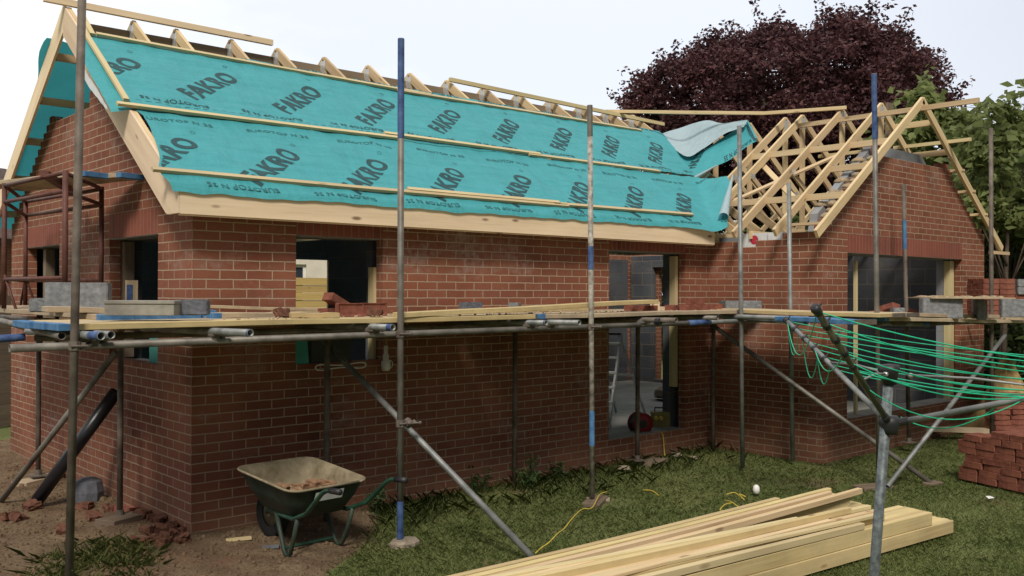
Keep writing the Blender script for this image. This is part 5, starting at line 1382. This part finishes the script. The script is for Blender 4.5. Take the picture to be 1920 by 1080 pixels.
# rotary clothes dryer
hub = PD(1668, 795, 3.9); hub2 = PD(1667, 700, 3.9)
axis = (hub2 - hub) / np.linalg.norm(hub2 - hub)
foot = PD(1643, 1080, 3.9); ad = (hub - foot); foot0 = hub - ad / ad[2] * (hub[2] + .02)
t = thing('rotary_dryer', 'half folded rotary clothes dryer with green lines on a leaning grey pole', 'clothes dryer', tuple(foot0))
b = MB(); b.tube([foot0, hub + (hub2 - hub) * .96], .0205, 18); obj('pole', b, m_zincspeck, t, smooth=True)
b = MB(); b.lathe([(0, -.04), (.032, -.04), (.036, -.02), (.044, 0), (.042, .02), (.03, .035), (0, .035)], hub, axis=axis, n=14); lh = obj('lower_hub', b, m_black, t, smooth=True)
b = MB(); b.lathe([(0, -.045), (.03, -.045), (.036, .0), (.045, .012), (.04, .035), (0, .04)], hub2, axis=axis, n=14); uh = obj('upper_hub', b, m_black, t, smooth=True)
tipA = PD(1474, 600, 5.25); tipB = PD(1530, 580, 3.30); tipC0 = PD(1920, 748, 3.62)
armd = tipC0 - hub; tipC = hub + armd * 2.1
arms = {}
for nm, tip, m in (('A', tipA, m_galv), ('B', tipB, m_olive), ('C', tipC, m_galv)):
    d = (tip - hub) / np.linalg.norm(tip - hub); s0 = hub + d * .045
    b = MB(); b.tube([s0, tip], .0125, 14); a_ = obj('arm', b, m, t, smooth=True)
    b = MB(); b.lathe([(0, -.012), (.016, -.012), (.019, 0), (.016, .014), (.006, .018), (0, .018)], tip, axis=d, n=12); obj('end_cap', b, m_black, a_, smooth=True)
    b = MB(); b.tube([hub + np.array([0, 0, .0]), s0 + d * .03], .0165, 10); obj('arm_socket', b, m_black, a_)
    arms[nm] = (a_, tip, d)
def armp(nm, f): return hub + (arms[nm][1] - hub) * f
for nm, f in (('A', .52), ('B', .42), ('C', .62)):
    e = armp(nm, f); mid = (hub2 + e) / 2 + np.array([0, 0, .012])
    b = MB(); b.tube([hub2 + (e - hub2) * .1, mid, e], .0048, 8); st = obj('strut', b, m_galv, t, smooth=True)
    b = MB(); b.lathe([(0, -.01), (.009, -.008), (.011, 0), (.009, .008), (0, .01)], hub2 + (e - hub2) * .13, n=10); obj('strut_knob', b, m_alu, st, smooth=True)
    for g in (.55, .66, .77, .88, .985):
        q = armp(nm, g); b = MB(); d = arms[nm][2]; b.tube([q - d * .012, q + d * .012], .0165, 10); b.tube([q + np.array([0, 0, .01]), q + np.array([.01, -.01, .028])], .004, 6); obj('line_clip', b, m_black, arms[nm][0])
def hang(p0, p1, sag, n=18):
    pts = []
    for k in range(n + 1):
        f = k / n; p = np.array(p0) * (1 - f) + np.array(p1) * f; p[2] -= sag * 4 * f * (1 - f); pts.append(p)
    return pts
def line(pts, kind='line'):
    b = MB(); b.tube(pts, .0025, 6); obj('washing_line', b, m_line, t, smooth=True)
fr = [.50, .58, .66, .74, .82, .90, .985]
for i, f in enumerate(fr):
    line(hang(armp('A', f), armp('C', f), .015 + .028 * ((i * 5) % 4) / 3))
    line(hang(armp('B', f), armp('C', f), .02 + .05 * ((i * 3) % 4) / 3))
    if i in (2, 6): line(hang(armp('A', f), armp('B', f), .05 + .02 * i))
for (f0, f1, s_) in ((.62, .80, .17), (.84, .98, .15), (.50, .64, .13)):
    line(hang(armp('A', f0), armp('A', f1), s_))
line(hang(armp('B', .35), armp('C', .48), .10)); line(hang(armp('A', .45), armp('C', .55), .03)); line(hang(hub + np.array([.1, 0, .02]), armp('C', .4), .07))

# ------------------------------------------------------------------ inside the doorway
t = thing('step_ladder', 'aluminium step ladder standing open inside the tall doorway', 'ladder', tuple(PY(1150, 790, .95)))
FL = .216
top = PY(1165, 626, .95); fb = PZ(1141, 792, FL)
fb = np.array(PY(1141, 790, .75)); fb[2] = FL
lx = -RT * np.array([1, 1, 0]); lx /= np.linalg.norm(lx)
for s_ in (0, .36):
    b = MB(); b.beam(fb + lx * s_, top + lx * s_ * .8, .025, .06); obj('stile', b, m_alu, t)
for k in range(6):
    f = (k + .75) / 6.4; a = fb + (top - fb) * f; b = MB(); b.beam(a, a + lx * (.36 - .07 * f), .09, .022); obj('step', b, m_alu, t)
for s_ in (0.0, .36):
    rb = np.array(PY(1209, 780, 1.5)); rb[2] = FL; b = MB(); b.beam(rb + lx * s_ * 1.1, top + lx * s_ * .8 + np.array([.03, .06, -.02]), .022, .035); obj('rear_leg', b, m_alu, t)
b = MB(); a = top * .5 + rb * .5; b.beam(a, a + lx * .36, .02, .03); obj('rear_brace', b, m_alu, t)
b = MB(); b.beam(top + np.array([0, .02, .0]), top + lx * .30 + np.array([0, .02, 0]), .10, .03); obj('top_cap', b, m_black, t)
rc = PY(1200, 800, .22); rc[2] = FL + .13
t = thing('cable_reel', 'red cable reel standing on the concrete floor inside the doorway', 'cable reel', (rc[0], rc[1], FL))
axr = np.array([-.35, -.93, 0.0]); axr /= np.linalg.norm(axr)
for s_ in (-.07, .07):
    b = MB(); b.lathe([(.05, -.006), (.128, -.006), (.13, .006), (.05, .006)], rc + axr * s_, axis=axr, n=26); obj('flange', b, m_redreel, t, smooth=True)
b = MB(); b.lathe([(.0, -.075), (.05, -.075), (.05, -.06), (.11, -.06), (.11, .06), (.05, .06), (.05, .08), (0, .08)], rc, axis=axr, n=20); obj('cable_drum', b, m_black, t)
tc_ = PY(1238, 795, .32); 
t = thing('site_transformer', 'yellow site transformer with carry handle beside the red reel', 'transformer', (tc_[0], tc_[1], FL))
c = np.array([tc_[0], tc_[1], FL]); b = MB(); b.beam(c + dx * -.11 + np.array([0, 0, .11]), c + dx * .11 + np.array([0, 0, .11]), .18, .22); obj('casing', b, m_yellow, t, bevel=.015)
b = MB(); b.tube([c + dx * -.07 + np.array([0, 0, .21]), c + dx * -.065 + np.array([0, 0, .265]), c + dx * .065 + np.array([0, 0, .265]), c + dx * .07 + np.array([0, 0, .21])], .01, 8); obj('carry_handle', b, m_black, t, smooth=True)
for s_ in (-.07, -.01):
    b = MB(); q = c + dx * s_ - dy * .09 + np.array([0, 0, .15]); b.lathe([(0, 0), (.026, 0), (.026, .03), (.018, .04), (0, .04)], q, axis=-dy, n=12); obj('socket_cover', b, m_string, t)
b = MB(); q = PY(1262, 742, 2.2); q[2] = FL
for k in range(14): b.lathe([(0, 0), (.12, .01), (.10, .09), (.03, .14), (0, .145)], q + np.array([rng.uniform(-.22, .22), rng.uniform(-.15, .15), rng.uniform(0, .08)]), n=8)
single('rubble_sack', b, m_old, 'brown heap of rubble on the floor deep inside the doorway', 'rubble')
b = MB(); q = np.array(PY(1145, 812, .25)); q[2] = FL + .012; b.tube([q + np.array([-.1, .05, 0]), q + np.array([.12, 0, 0]), q + np.array([.25, -.06, 0]), rc + np.array([-.05, .0, -.12])], .006, 6); single('black_cable', b, m_black, 'black cable snaking on the floor towards the red reel', 'cable')
b = MB(); b.beam((O1a + .50, YW + .16, OS), (O1a + .51, YW + .17, HEAD - .08), .05, .03, up=(0, 1, 0)); single('upright_lath', b, m_batten, 'pale lath standing upright in the wide wing opening', 'lath')

# ------------------------------------------------------------------ vegetation
def leaf_cloud(P_, size, m, name, parent, droop=.3, aspect=.62):
    n = len(P_)
    th = rng.uniform(0, 2 * pi, n); ph = rng.normal(-droop, .45, n)
    d = np.stack([np.cos(th) * np.cos(ph), np.sin(th) * np.cos(ph), np.sin(ph)], 1)
    a = rng.normal(0, 1, (n, 3)); s_ = np.cross(d, a); s_ /= np.linalg.norm(s_, axis=1)[:, None] + 1e-9
    nrm_ = np.cross(s_, d)
    sz = size * rng.uniform(.6, 1.35, n)[:, None]
    v = np.empty((n, 4, 3))
    v[:, 0] = P_; v[:, 1] = P_ + d * sz * .45 + s_ * sz * aspect / 2 + nrm_ * sz * .07
    v[:, 2] = P_ + d * sz; v[:, 3] = P_ + d * sz * .45 - s_ * sz * aspect / 2 + nrm_ * sz * .07
    off = WOFF[parent.name] if parent is not None else np.zeros(3)
    v = v.reshape(-1, 3) - off
    me = bpy.data.meshes.new(name)
    me.vertices.add(4 * n); me.vertices.foreach_set('co', v.astype(np.float32).ravel())
    me.loops.add(4 * n); me.loops.foreach_set('vertex_index', np.arange(4 * n, dtype=np.int32))
    me.polygons.add(n); me.polygons.foreach_set('loop_start', np.arange(0, 4 * n, 4, dtype=np.int32))
    me.update(calc_edges=True); me.validate()
    me.materials.append(m)
    o = bpy.data.objects.new(name, me); col.objects.link(o)
    if parent is not None: o.parent = parent; WOFF[o.name] = WOFF[parent.name]
    return o
def outline_clumps(poly_px, depth, n, thick):
    """clump centres inside a photographed outline, spread through a crown of real thickness"""
    xs = [p[0] for p in poly_px]; ys = [p[1] for p in poly_px]; out = []
    cx = (min(xs) + max(xs)) / 2; hx = (max(xs) - min(xs)) / 2
    while len(out) < n:
        x = rng.uniform(min(xs), max(xs)); y = rng.uniform(min(ys), max(ys))
        if not inside((x, y), poly_px): continue
        q = math.sqrt(max(.08, 1 - ((x - cx) / hx) ** 2))
        ed = min(1, edge_dist((x, y), poly_px) / 90)
        dz = rng.uniform(-1, 1); dz = math.copysign(abs(dz) ** .7, dz) * thick * q * (.25 + .75 * ed)
        k = depth + dz
        c = PD(x, y, depth)
        out.append(c + FW * dz + 0 * c)
    return out
def tree_(name, label, cat, base, poly_px, depth, thick, n_cl, per, crad, leaf, m, trunk_r=.2, limbs=10, sprigs=None, group=None, flat=.55, aspect=.62):
    t = thing(name, label, cat, base, group)
    cl = outline_clumps(poly_px, depth, n_cl, thick)
    # clumps hug the edge too
    n = len(poly_px)
    for i in range(n):
        a = np.array(poly_px[i]); c = np.array(poly_px[(i + 1) % n])
        for k in range(max(1, int(np.linalg.norm(c - a) / 26))):
            q = a + (c - a) * rng.random(); cl.append(PD(q[0], q[1] + rng.uniform(0, 10), depth + rng.uniform(-.5, .5) * thick * .4))
    P_ = []
    for c in cl:
        r_ = crad * rng.uniform(.55, 1.25); k = int(per * (r_ / crad) ** 1.6)
        g = rng.normal(0, 1, (k, 3)); g /= np.linalg.norm(g, axis=1)[:, None]
        rad = rng.random(k)[:, None] ** .45
        P_.append(c + g * rad * r_ * np.array([1, 1, flat]))
    if sprigs:
        for c in cl:
            if rng.random() < sprigs:
                d = rng.normal(0, 1, 3); d[2] = abs(d[2]) * .9; d /= np.linalg.norm(d)
                f = rng.random(int(per * .30))[:, None]
                P_.append(c + d * f * crad * 1.9 + rng.normal(0, .055 * crad + .02, (len(f), 3)))
    P_ = np.concatenate(P_)
    leaf_cloud(P_, leaf, m, 'crown', t, aspect=aspect)
    b = MB(); base = np.array(base, float); cen = np.mean(cl, axis=0)
    zt_ = np.array([cen[0], cen[1], cen[2]])
    b.tube([base, base * .55 + zt_ * .45 + np.array([.05, .03, 0]), zt_], [trunk_r, trunk_r * .7, trunk_r * .3], 10)
    for k in range(limbs):
        c = cl[rng.integers(len(cl))]; s0 = base + (zt_ - base) * rng.uniform(.35, .85); mid = (s0 + c) / 2 + np.array([0, 0, .15 * np.linalg.norm(c - s0) * .4])
        b.tube([s0, mid, c], [trunk_r * .35, trunk_r * .2, trunk_r * .05], 6)
    obj('trunk', b, m_bark, t, smooth=True)
    return t
BP = [(1141, 178), (1160, 148), (1195, 118), (1208, 112), (1235, 92), (1250, 88), (1290, 66), (1310, 62), (1345, 52), (1385, 44), (1400, 46), (1430, 28), (1442, 30), (1470, 46), (1505, 58), (1530, 34), (1560, 14), (1575, 26), (1615, 40), (1632, 62), (1660, 52), (1690, 62), (1704, 48), (1712, 72), (1740, 84), (1745, 104), (1760, 116), (1755, 135), (1740, 148), (1768, 160), (1790, 168), (1780, 186), (1745, 192), (1722, 215), (1735, 260), (1700, 330), (1500, 420), (1300, 400), (1180, 300), (1150, 215)]
BP = [(1475 + (x - 1465) * .905, 212 + (y - 200) * .93) for x, y in BP]
bb = PD(1465, 560, 24.0)
tree_('copper_beech_tree', 'broad copper beech tree with dark purple leaves behind the roof', 'tree', (bb[0], bb[1], 0), BP, 24.0, 3.4, 700, 210, .55, .105, m_beech, .38, 22, .35)
GTR = 'green trees beyond the wing'
T1 = [(1690, 255), (1712, 225), (1728, 172), (1740, 168), (1752, 215), (1780, 222), (1800, 210), (1822, 235), (1850, 250), (1880, 300), (1860, 420), (1790, 440), (1700, 330), (1665, 270)]
q = PD(1770, 560, 17); tree_('young_maple_tree', 'young green maple with lobed leaves rising behind the wing gable', 'tree', (q[0], q[1], 0), T1, 17, 1.3, 62, 46, .34, .19, m_leafg, .06, 9, .75)
T2 = [(1800, 330), (1820, 255), (1848, 240), (1858, 196), (1872, 186), (1888, 205), (1905, 222), (1930, 200), (1970, 190), (1990, 300), (1960, 420), (1830, 400)]
q = PD(1880, 560, 14); tree_('leafy_sapling_tree', 'taller leafy sapling at the right edge with leaves against the sky', 'tree', (q[0], q[1], 0), T2, 14.5, 1.0, 46, 42, .28, .17, m_leafg, .05, 8, .8)
T3 = [(1660, 320), (1720, 335), (1790, 350), (1850, 310), (1920, 270), (2080, 240), (2100, 560), (1900, 560), (1760, 560), (1690, 420)]
q = PD(1850, 580, 20); tree_('dark_laurel_tree', 'dark dense evergreen mass behind the lighter saplings on the right', 'tree', (q[0], q[1], 0), T3, 20, 1.6, 330, 130, .50, .16, m_leafd, .2, 10, .2)
T4 = [(1795, 370), (1830, 345), (1870, 350), (1930, 345), (1980, 370), (1970, 450), (1900, 440), (1850, 420)]
q = PD(1870, 580, 15.6); tree_('hazel_bush_tree', 'yellow green leafy branches hanging halfway up the right edge', 'tree', (q[0], q[1], 0), T4, 15.6, .8, 50, 75, .30, .15, m_leafy, .06, 8, .5, flat=.35)
# clipped dark hedge behind everything on the right and rear
def hedge(name, label, p0, p1, h_, wid, n, leaf, m):
    p0 = np.array(p0, float); p1 = np.array(p1, float); t = thing(name, label, 'hedge', tuple((p0 + p1) / 2))
    d = p1 - p0; L_ = np.linalg.norm(d); d /= L_; s_ = np.array([-d[1], d[0], 0])
    u = rng.uniform(0, L_, n); v = rng.uniform(0, 1, n); k = rng.normal(0, .4, n)
    P_ = p0 + d * u[:, None] + s_ * (k * wid)[:, None]; P_[:, 2] = v * h_ * (1 + .08 * np.sin(u * 3) + .06 * np.sin(u * 7.3))
    leaf_cloud(P_, leaf, m, 'foliage', t)
    b = MB()
    for q in np.arange(.3, L_, .9): b.tube([p0 + d * q, p0 + d * q + np.array([.05, 0, h_ * .7])], [.03, .012], 6)
    obj('stems', b, m_bark, t)
hedge('garden_hedge', 'tall dark green hedge closing the garden to the right of the wing', (13.2, -6.0, 0), (20.5, 17, 0), 3.6, 1.0, 60000, .15, m_leafd)
hedge('far_hedge', 'low green shrubs seen through the gap left of the gable', (-6, 14, 0), (3.0, 13.0, 0), 1.2, .8, 9000, .12, m_leafd)

# tall weeds by the wall
GW = 'weeds along the wall foot'
for i, (px, py, h_) in enumerate(((1000, 905, .28), (985, 915, .20), (835, 905, .18), (700, 960, .22), (1045, 895, .14))):
    p = PZ(px, py, 0); p[1] = min(p[1], -.12)
    t = thing('weed', 'scruffy weed growing at the foot of the long brick wall', 'weed', (p[0], p[1], 0), GW)
    b = MB(); pts = []
    for k in range(6):
        q = p + np.array([rng.normal(0, .04), rng.normal(0, .03), 0]); tp = q + np.array([rng.normal(0, .06), rng.normal(0, .04), h_ * rng.uniform(.6, 1.2)])
        b.tube([q, (q + tp) / 2 + np.array([.01, 0, .01]), tp], [.004, .003, .0015], 5)
        f = rng.random(16)[:, None]; pts.append(q + (tp - q) * f + rng.normal(0, .02, (16, 3)))
    obj('stem', b, m_weed, t); leaf_cloud(np.concatenate(pts), .06, m_weed, 'leaves', t, aspect=.35)

# lawn blades
def blades(XY, h, m, name, wid=.0035, lean=.5):
    n = len(XY); P_ = np.zeros((n, 3)); P_[:, :2] = XY; P_[:, 2] = -.022
    th = rng.uniform(0, 2 * pi, n); hh = h * rng.uniform(.5, 1.4, n)
    d = np.stack([np.cos(th), np.sin(th), np.zeros(n)], 1); s_ = np.stack([-np.sin(th), np.cos(th), np.zeros(n)], 1)
    le = np.abs(rng.normal(0, lean, n))[:, None] * hh[:, None]
    ww = (wid * rng.uniform(.7, 1.4, n))[:, None]
    up = np.zeros((n, 3)); up[:, 2] = hh
    v = np.empty((n, 5, 3))
    v[:, 0] = P_ - s_ * ww; v[:, 1] = P_ + s_ * ww; mid = P_ + up * .6 + d * le * .35
    v[:, 2] = mid + s_ * ww * .8; v[:, 3] = P_ + up * .97 + d * le; v[:, 4] = mid - s_ * ww * .8
    me = bpy.data.meshes.new(name)
    me.vertices.add(5 * n); me.vertices.foreach_set('co', v.astype(np.float32).ravel())
    idx = np.arange(0, 5 * n, 5, dtype=np.int32)[:, None] + np.array([0, 1, 2, 3, 4], np.int32)
    me.loops.add(5 * n); me.loops.foreach_set('vertex_index', idx.ravel())
    me.polygons.add(n); me.polygons.foreach_set('loop_start', np.arange(0, 5 * n, 5, dtype=np.int32))
    me.update(calc_edges=True); me.validate(); me.materials.append(m)
    o = bpy.data.objects.new(name, me); col.objects.link(o); o['kind'] = 'stuff'; return o
def in_poly_np(X, Y, poly):
    c = np.zeros(len(X), bool); n = len(poly)
    for i in range(n):
        a, b_ = poly[i], poly[(i + 1) % n]
        if a[1] == b_[1]: continue
        k = ((a[1] > Y) != (b_[1] > Y)) & (X < (b_[0] - a[0]) * (Y - a[1]) / (b_[1] - a[1]) + a[0]); c ^= k
    return c
def lawn_pts(n):
    # spread evenly over what the lens sees: denser close by
    k = 4.2 * np.exp(rng.random(n) * math.log(17 / 4.2)); lat = rng.uniform(-.62, .58, n) * k
    X = CAM[0] + FW[0] * k + RT[0] * lat; Y = CAM[1] + FW[1] * k + RT[1] * lat
    j = rng.normal(0, .05, (2, n))
    soil = in_poly_np(X + j[0], Y + j[1], SOIL) & ~in_poly_np(X + j[0], Y + j[1], GRASSP)
    housem = ((X > -.03) & (Y > -.03) & (X < 11.1)) | ((X > X1 - .03) & (Y > YW - .03) & (X < X2 + .03))
    bare = np.sin(X * 3.1 + 1.3 * np.sin(Y * 2.7)) * np.sin(Y * 3.7 + X) > rng.uniform(.55, 1.25, n)
    return np.stack([X, Y], 1)[~soil & ~housem & ~bare]
XY = lawn_pts(420000)
blades(XY, .024, m_grass, 'lawn_grass', .0016, 1.0)
long_ = XY[rng.random(len(XY)) < np.clip((.95 - np.abs(XY[:, 1] + .10)) / 1.3, 0, 1) * (XY[:, 0] < 6.6) * .24]
blades(long_ + rng.normal(0, .03, long_.shape), .085, m_grass, 'long_grass', .0017, .9)
gp = rng.uniform((-1.7, -1.2), (-.2, .45), (3800, 2)); gp = gp[in_poly_np(gp[:, 0], gp[:, 1], GRASSP)]
blades(gp, .065, m_grass, 'grass_tuft', .0014, 1.0)

# ------------------------------------------------------------------ beyond the house
def simple_house(name, label, cx, cy, rot, wx, wy, h_, rh, wallm, roofm, wins):
    c_, s_ = cos(rot), sin(rot)
    def G(x, y, z): return np.array([cx + x * c_ - y * s_, cy + x * s_ + y * c_, z])
    t = thing(name, label, 'house', (cx, cy, 0))
    b = MB()
    U = (c_, s_, 0); V = (0, 0, 1)
    holes = [[(x0, z0), (x1, z0), (x1, z1), (x0, z1)] for (x0, x1, z0, z1) in wins]
    b.prism([(-wx, 0), (wx, 0), (wx, h_), (-wx, h_)], holes, G(0, -wy, 0), U, V, (s_, -c_, 0), .25)
    b.prism([(-wx, 0), (wx, 0), (wx, h_), (-wx, h_)], [], G(0, wy, 0), U, V, (-s_, c_, 0), .25)
    for sg in (-1, 1): b.prism([(-wy + .26, 0), (wy - .26, 0), (wy - .26, h_), (0, h_ + rh), (-wy + .26, h_)], [], G(sg * wx, 0, 0), (-s_, c_, 0), V, (sg * c_, sg * s_, 0), .25)
    obj('wall', b, wallm, t)
    for (x0, x1, z0, z1) in wins:
        b = MB(); yy = -wy + .1
        for (a0, a1, e0, e1) in ((x0, x1, z0, z0 + .07), (x0, x1, z1 - .07, z1), (x0, x0 + .07, z0 + .07, z1 - .07), (x1 - .07, x1, z0 + .07, z1 - .07), ((x0 + x1) / 2 - .03, (x0 + x1) / 2 + .03, z0 + .07, z1 - .07)):
            b.beam(G(a0, yy, (e0 + e1) / 2), G(a1, yy, (e0 + e1) / 2), .06, e1 - e0)
        f = obj('window', b, m_white, t); b = MB(); b.beam(G(x0 + .05, yy + .01, (z0 + z1) / 2), G(x1 - .05, yy + .01, (z0 + z1) / 2), .01, z1 - z0 - .1); obj('pane', b, m_glassd, f)
    b = MB()
    for sg in (-1, 1):
        q = [G(-wx - .3, sg * (wy + .4), h_ - .15), G(wx + .3, sg * (wy + .4), h_ - .15), G(wx + .3, 0, h_ + rh + .06), G(-wx - .3, 0, h_ + rh + .06)]
        n_ = np.cross(q[1] - q[0], q[3] - q[0]); n_ /= np.linalg.norm(n_); n_ *= np.sign(n_[2])
        b0 = len(b.v); b.v += [tuple(p) for p in q] + [tuple(p + n_ * .12) for p in q]
        for f in ((0, 1, 2, 3), (4, 5, 6, 7), (0, 1, 5, 4), (1, 2, 6, 5), (2, 3, 7, 6), (3, 0, 4, 7)): b.face([b0 + i for i in f], [(0, 0)] * 4)
    rf = obj('roof', b, roofm, t)
    b = MB(); b.beam(G(wx * .5, 0, h_ + rh - .4), G(wx * .5 + .6, 0, h_ + rh - .4), .5, 2.2); obj('chimney', b, m_brick, rf)
    return t
q = PD(600, 520, 22); simple_house('cream_house', 'cream rendered house seen far off through the small window', q[0] + .9, q[1] + 4.0, -.35, 3.6, 3.2, 4.6, 1.8, m_cream, m_tile, [(-.75, .36, 1.5, 2.52), (1.2, 2.2, 1.2, 2.4), (-2.4, -1.4, 3.3, 4.2)])
q = PD(-215, 420, 23); simple_house('brown_roofed_house', 'brown roofed brick house just showing at the left edge', q[0], q[1] + 1.5, .35, 3.2, 3.2, 3.2, 2.0, m_brick, m_tile, [(1.6, 2.6, 1.2, 2.4), (-2, -1, 1.2, 2.4)])
# timber fence and stored boards behind the house
t = thing('timber_fence', 'yellow close boarded timber fence beyond the back window', 'fence', (6.2, 10.5, 0))
for i in range(13):
    b = MB(); z = .22 + i * .155; b.beam((1.5, 10.3 + .012 * (i % 2), z), (12, 10.3 + .012 * (i % 2), z), .025, .15); obj('fence_board', b, m_fence, t)
for x in (1.5, 3.6, 5.7, 7.8, 9.9, 12): b = MB(); b.beam((x, 10.36, 0), (x, 10.36, 2.0), .1, .1, up=(0, 1, 0)); obj('fence_post', b, m_fence, t)
t = thing('garden_fence', 'dark larch lap fence running behind the hedge on the right', 'fence', (16.5, -2, 0))
for i in range(11): b = MB(); z = .10 + i * .155; b.beam((14.0, -9, z), (19.0, 6, z), .02, .165); obj('fence_board', b, m_old, t)
t = thing('boarded_fence', 'dark boarded fence at the far left beyond the gable', 'fence', tuple(PD(-60, 700, 12.5) * np.array([1, 1, 0])))
fa, fb_ = PD(-190, 600, 11.5), PD(26, 600, 13.2)
for i in range(12):
    b = MB(); z = .08 + i * .15; b.beam((fa[0], fa[1], z), (fb_[0], fb_[1], z), .025, .155); obj('fence_board', b, m_old, t)
for f in (0, .5, 1.0):
    q = fa + (fb_ - fa) * f; b = MB(); b.beam((q[0], q[1] + .06, 0), (q[0], q[1] + .06, 1.95), .1, .1, up=(0, 1, 0)); obj('fence_post', b, m_old, t)
# heap of sand and loose bricks beyond the wing
q = PD(1882, 735, 12.6); q[2] = 0
b = MB()
def heapf(a, c):
    g = a * 2 * pi; r_ = c * .62; z = .95 * math.exp(-(r_ / .34) ** 2 * .9) * (1 + .08 * sin(3 * g) + .05 * sin(7 * g + 2)) - .02
    return (q[0] + .35 + r_ * cos(g) * 1.1, q[1] + .1 + r_ * sin(g), z)
b.grid(heapf, 40, 14); single('sand_heap', b, plain('yellow_sand', (.42, .29, .13), .95, 0, .3, 14, .8, .02, .1), 'heap of yellow sand among bricks beyond the wing corner', 'sand heap', smooth=True)
GB2 = 'bricks stored beyond the wing corner'
for L_ in range(9):
    for i in range(3):
        for j in range(2):
            if L_ > 5 and i > 1: continue
            place(me_brick, 'brick', q + dxv * ((i - 1) * .23 + rng.uniform(-.02, .02) - .1) + dyv * (j * .11 - .4) + np.array([0, 0, L_ * .067]), (0, 0, FACE + rng.uniform(-.08, .2)), 'red brick in the rough stack on the ground beyond the wing corner', 'brick', GB2)
b = MB(); b.beam(q + dxv * -1.4 + np.array([0, 0, .12]), q + dxv * .6 - dyv * .6 + np.array([0, 0, .10]), .18, .05); single('ground_plank', b, m_board, 'plank lying on the ground by the far brick stack', 'plank')
# overhead wires
b = MB()
p0, p1 = PD(1690, 176, 40), PD(2050, 196, 34); pts = hang(p0, p1, .15); b.tube(pts, .012, 5)
single('overhead_wire', b, m_black, 'upper thin overhead wire crossing the sky at right', 'wire')
b = MB(); pts = hang(p0 - np.array([0, 0, .25]), p1 - np.array([0, 0, .22]), .15); b.tube(pts, .012, 5); single('overhead_wire', b, m_black, 'lower thin overhead wire crossing the sky at right', 'wire')
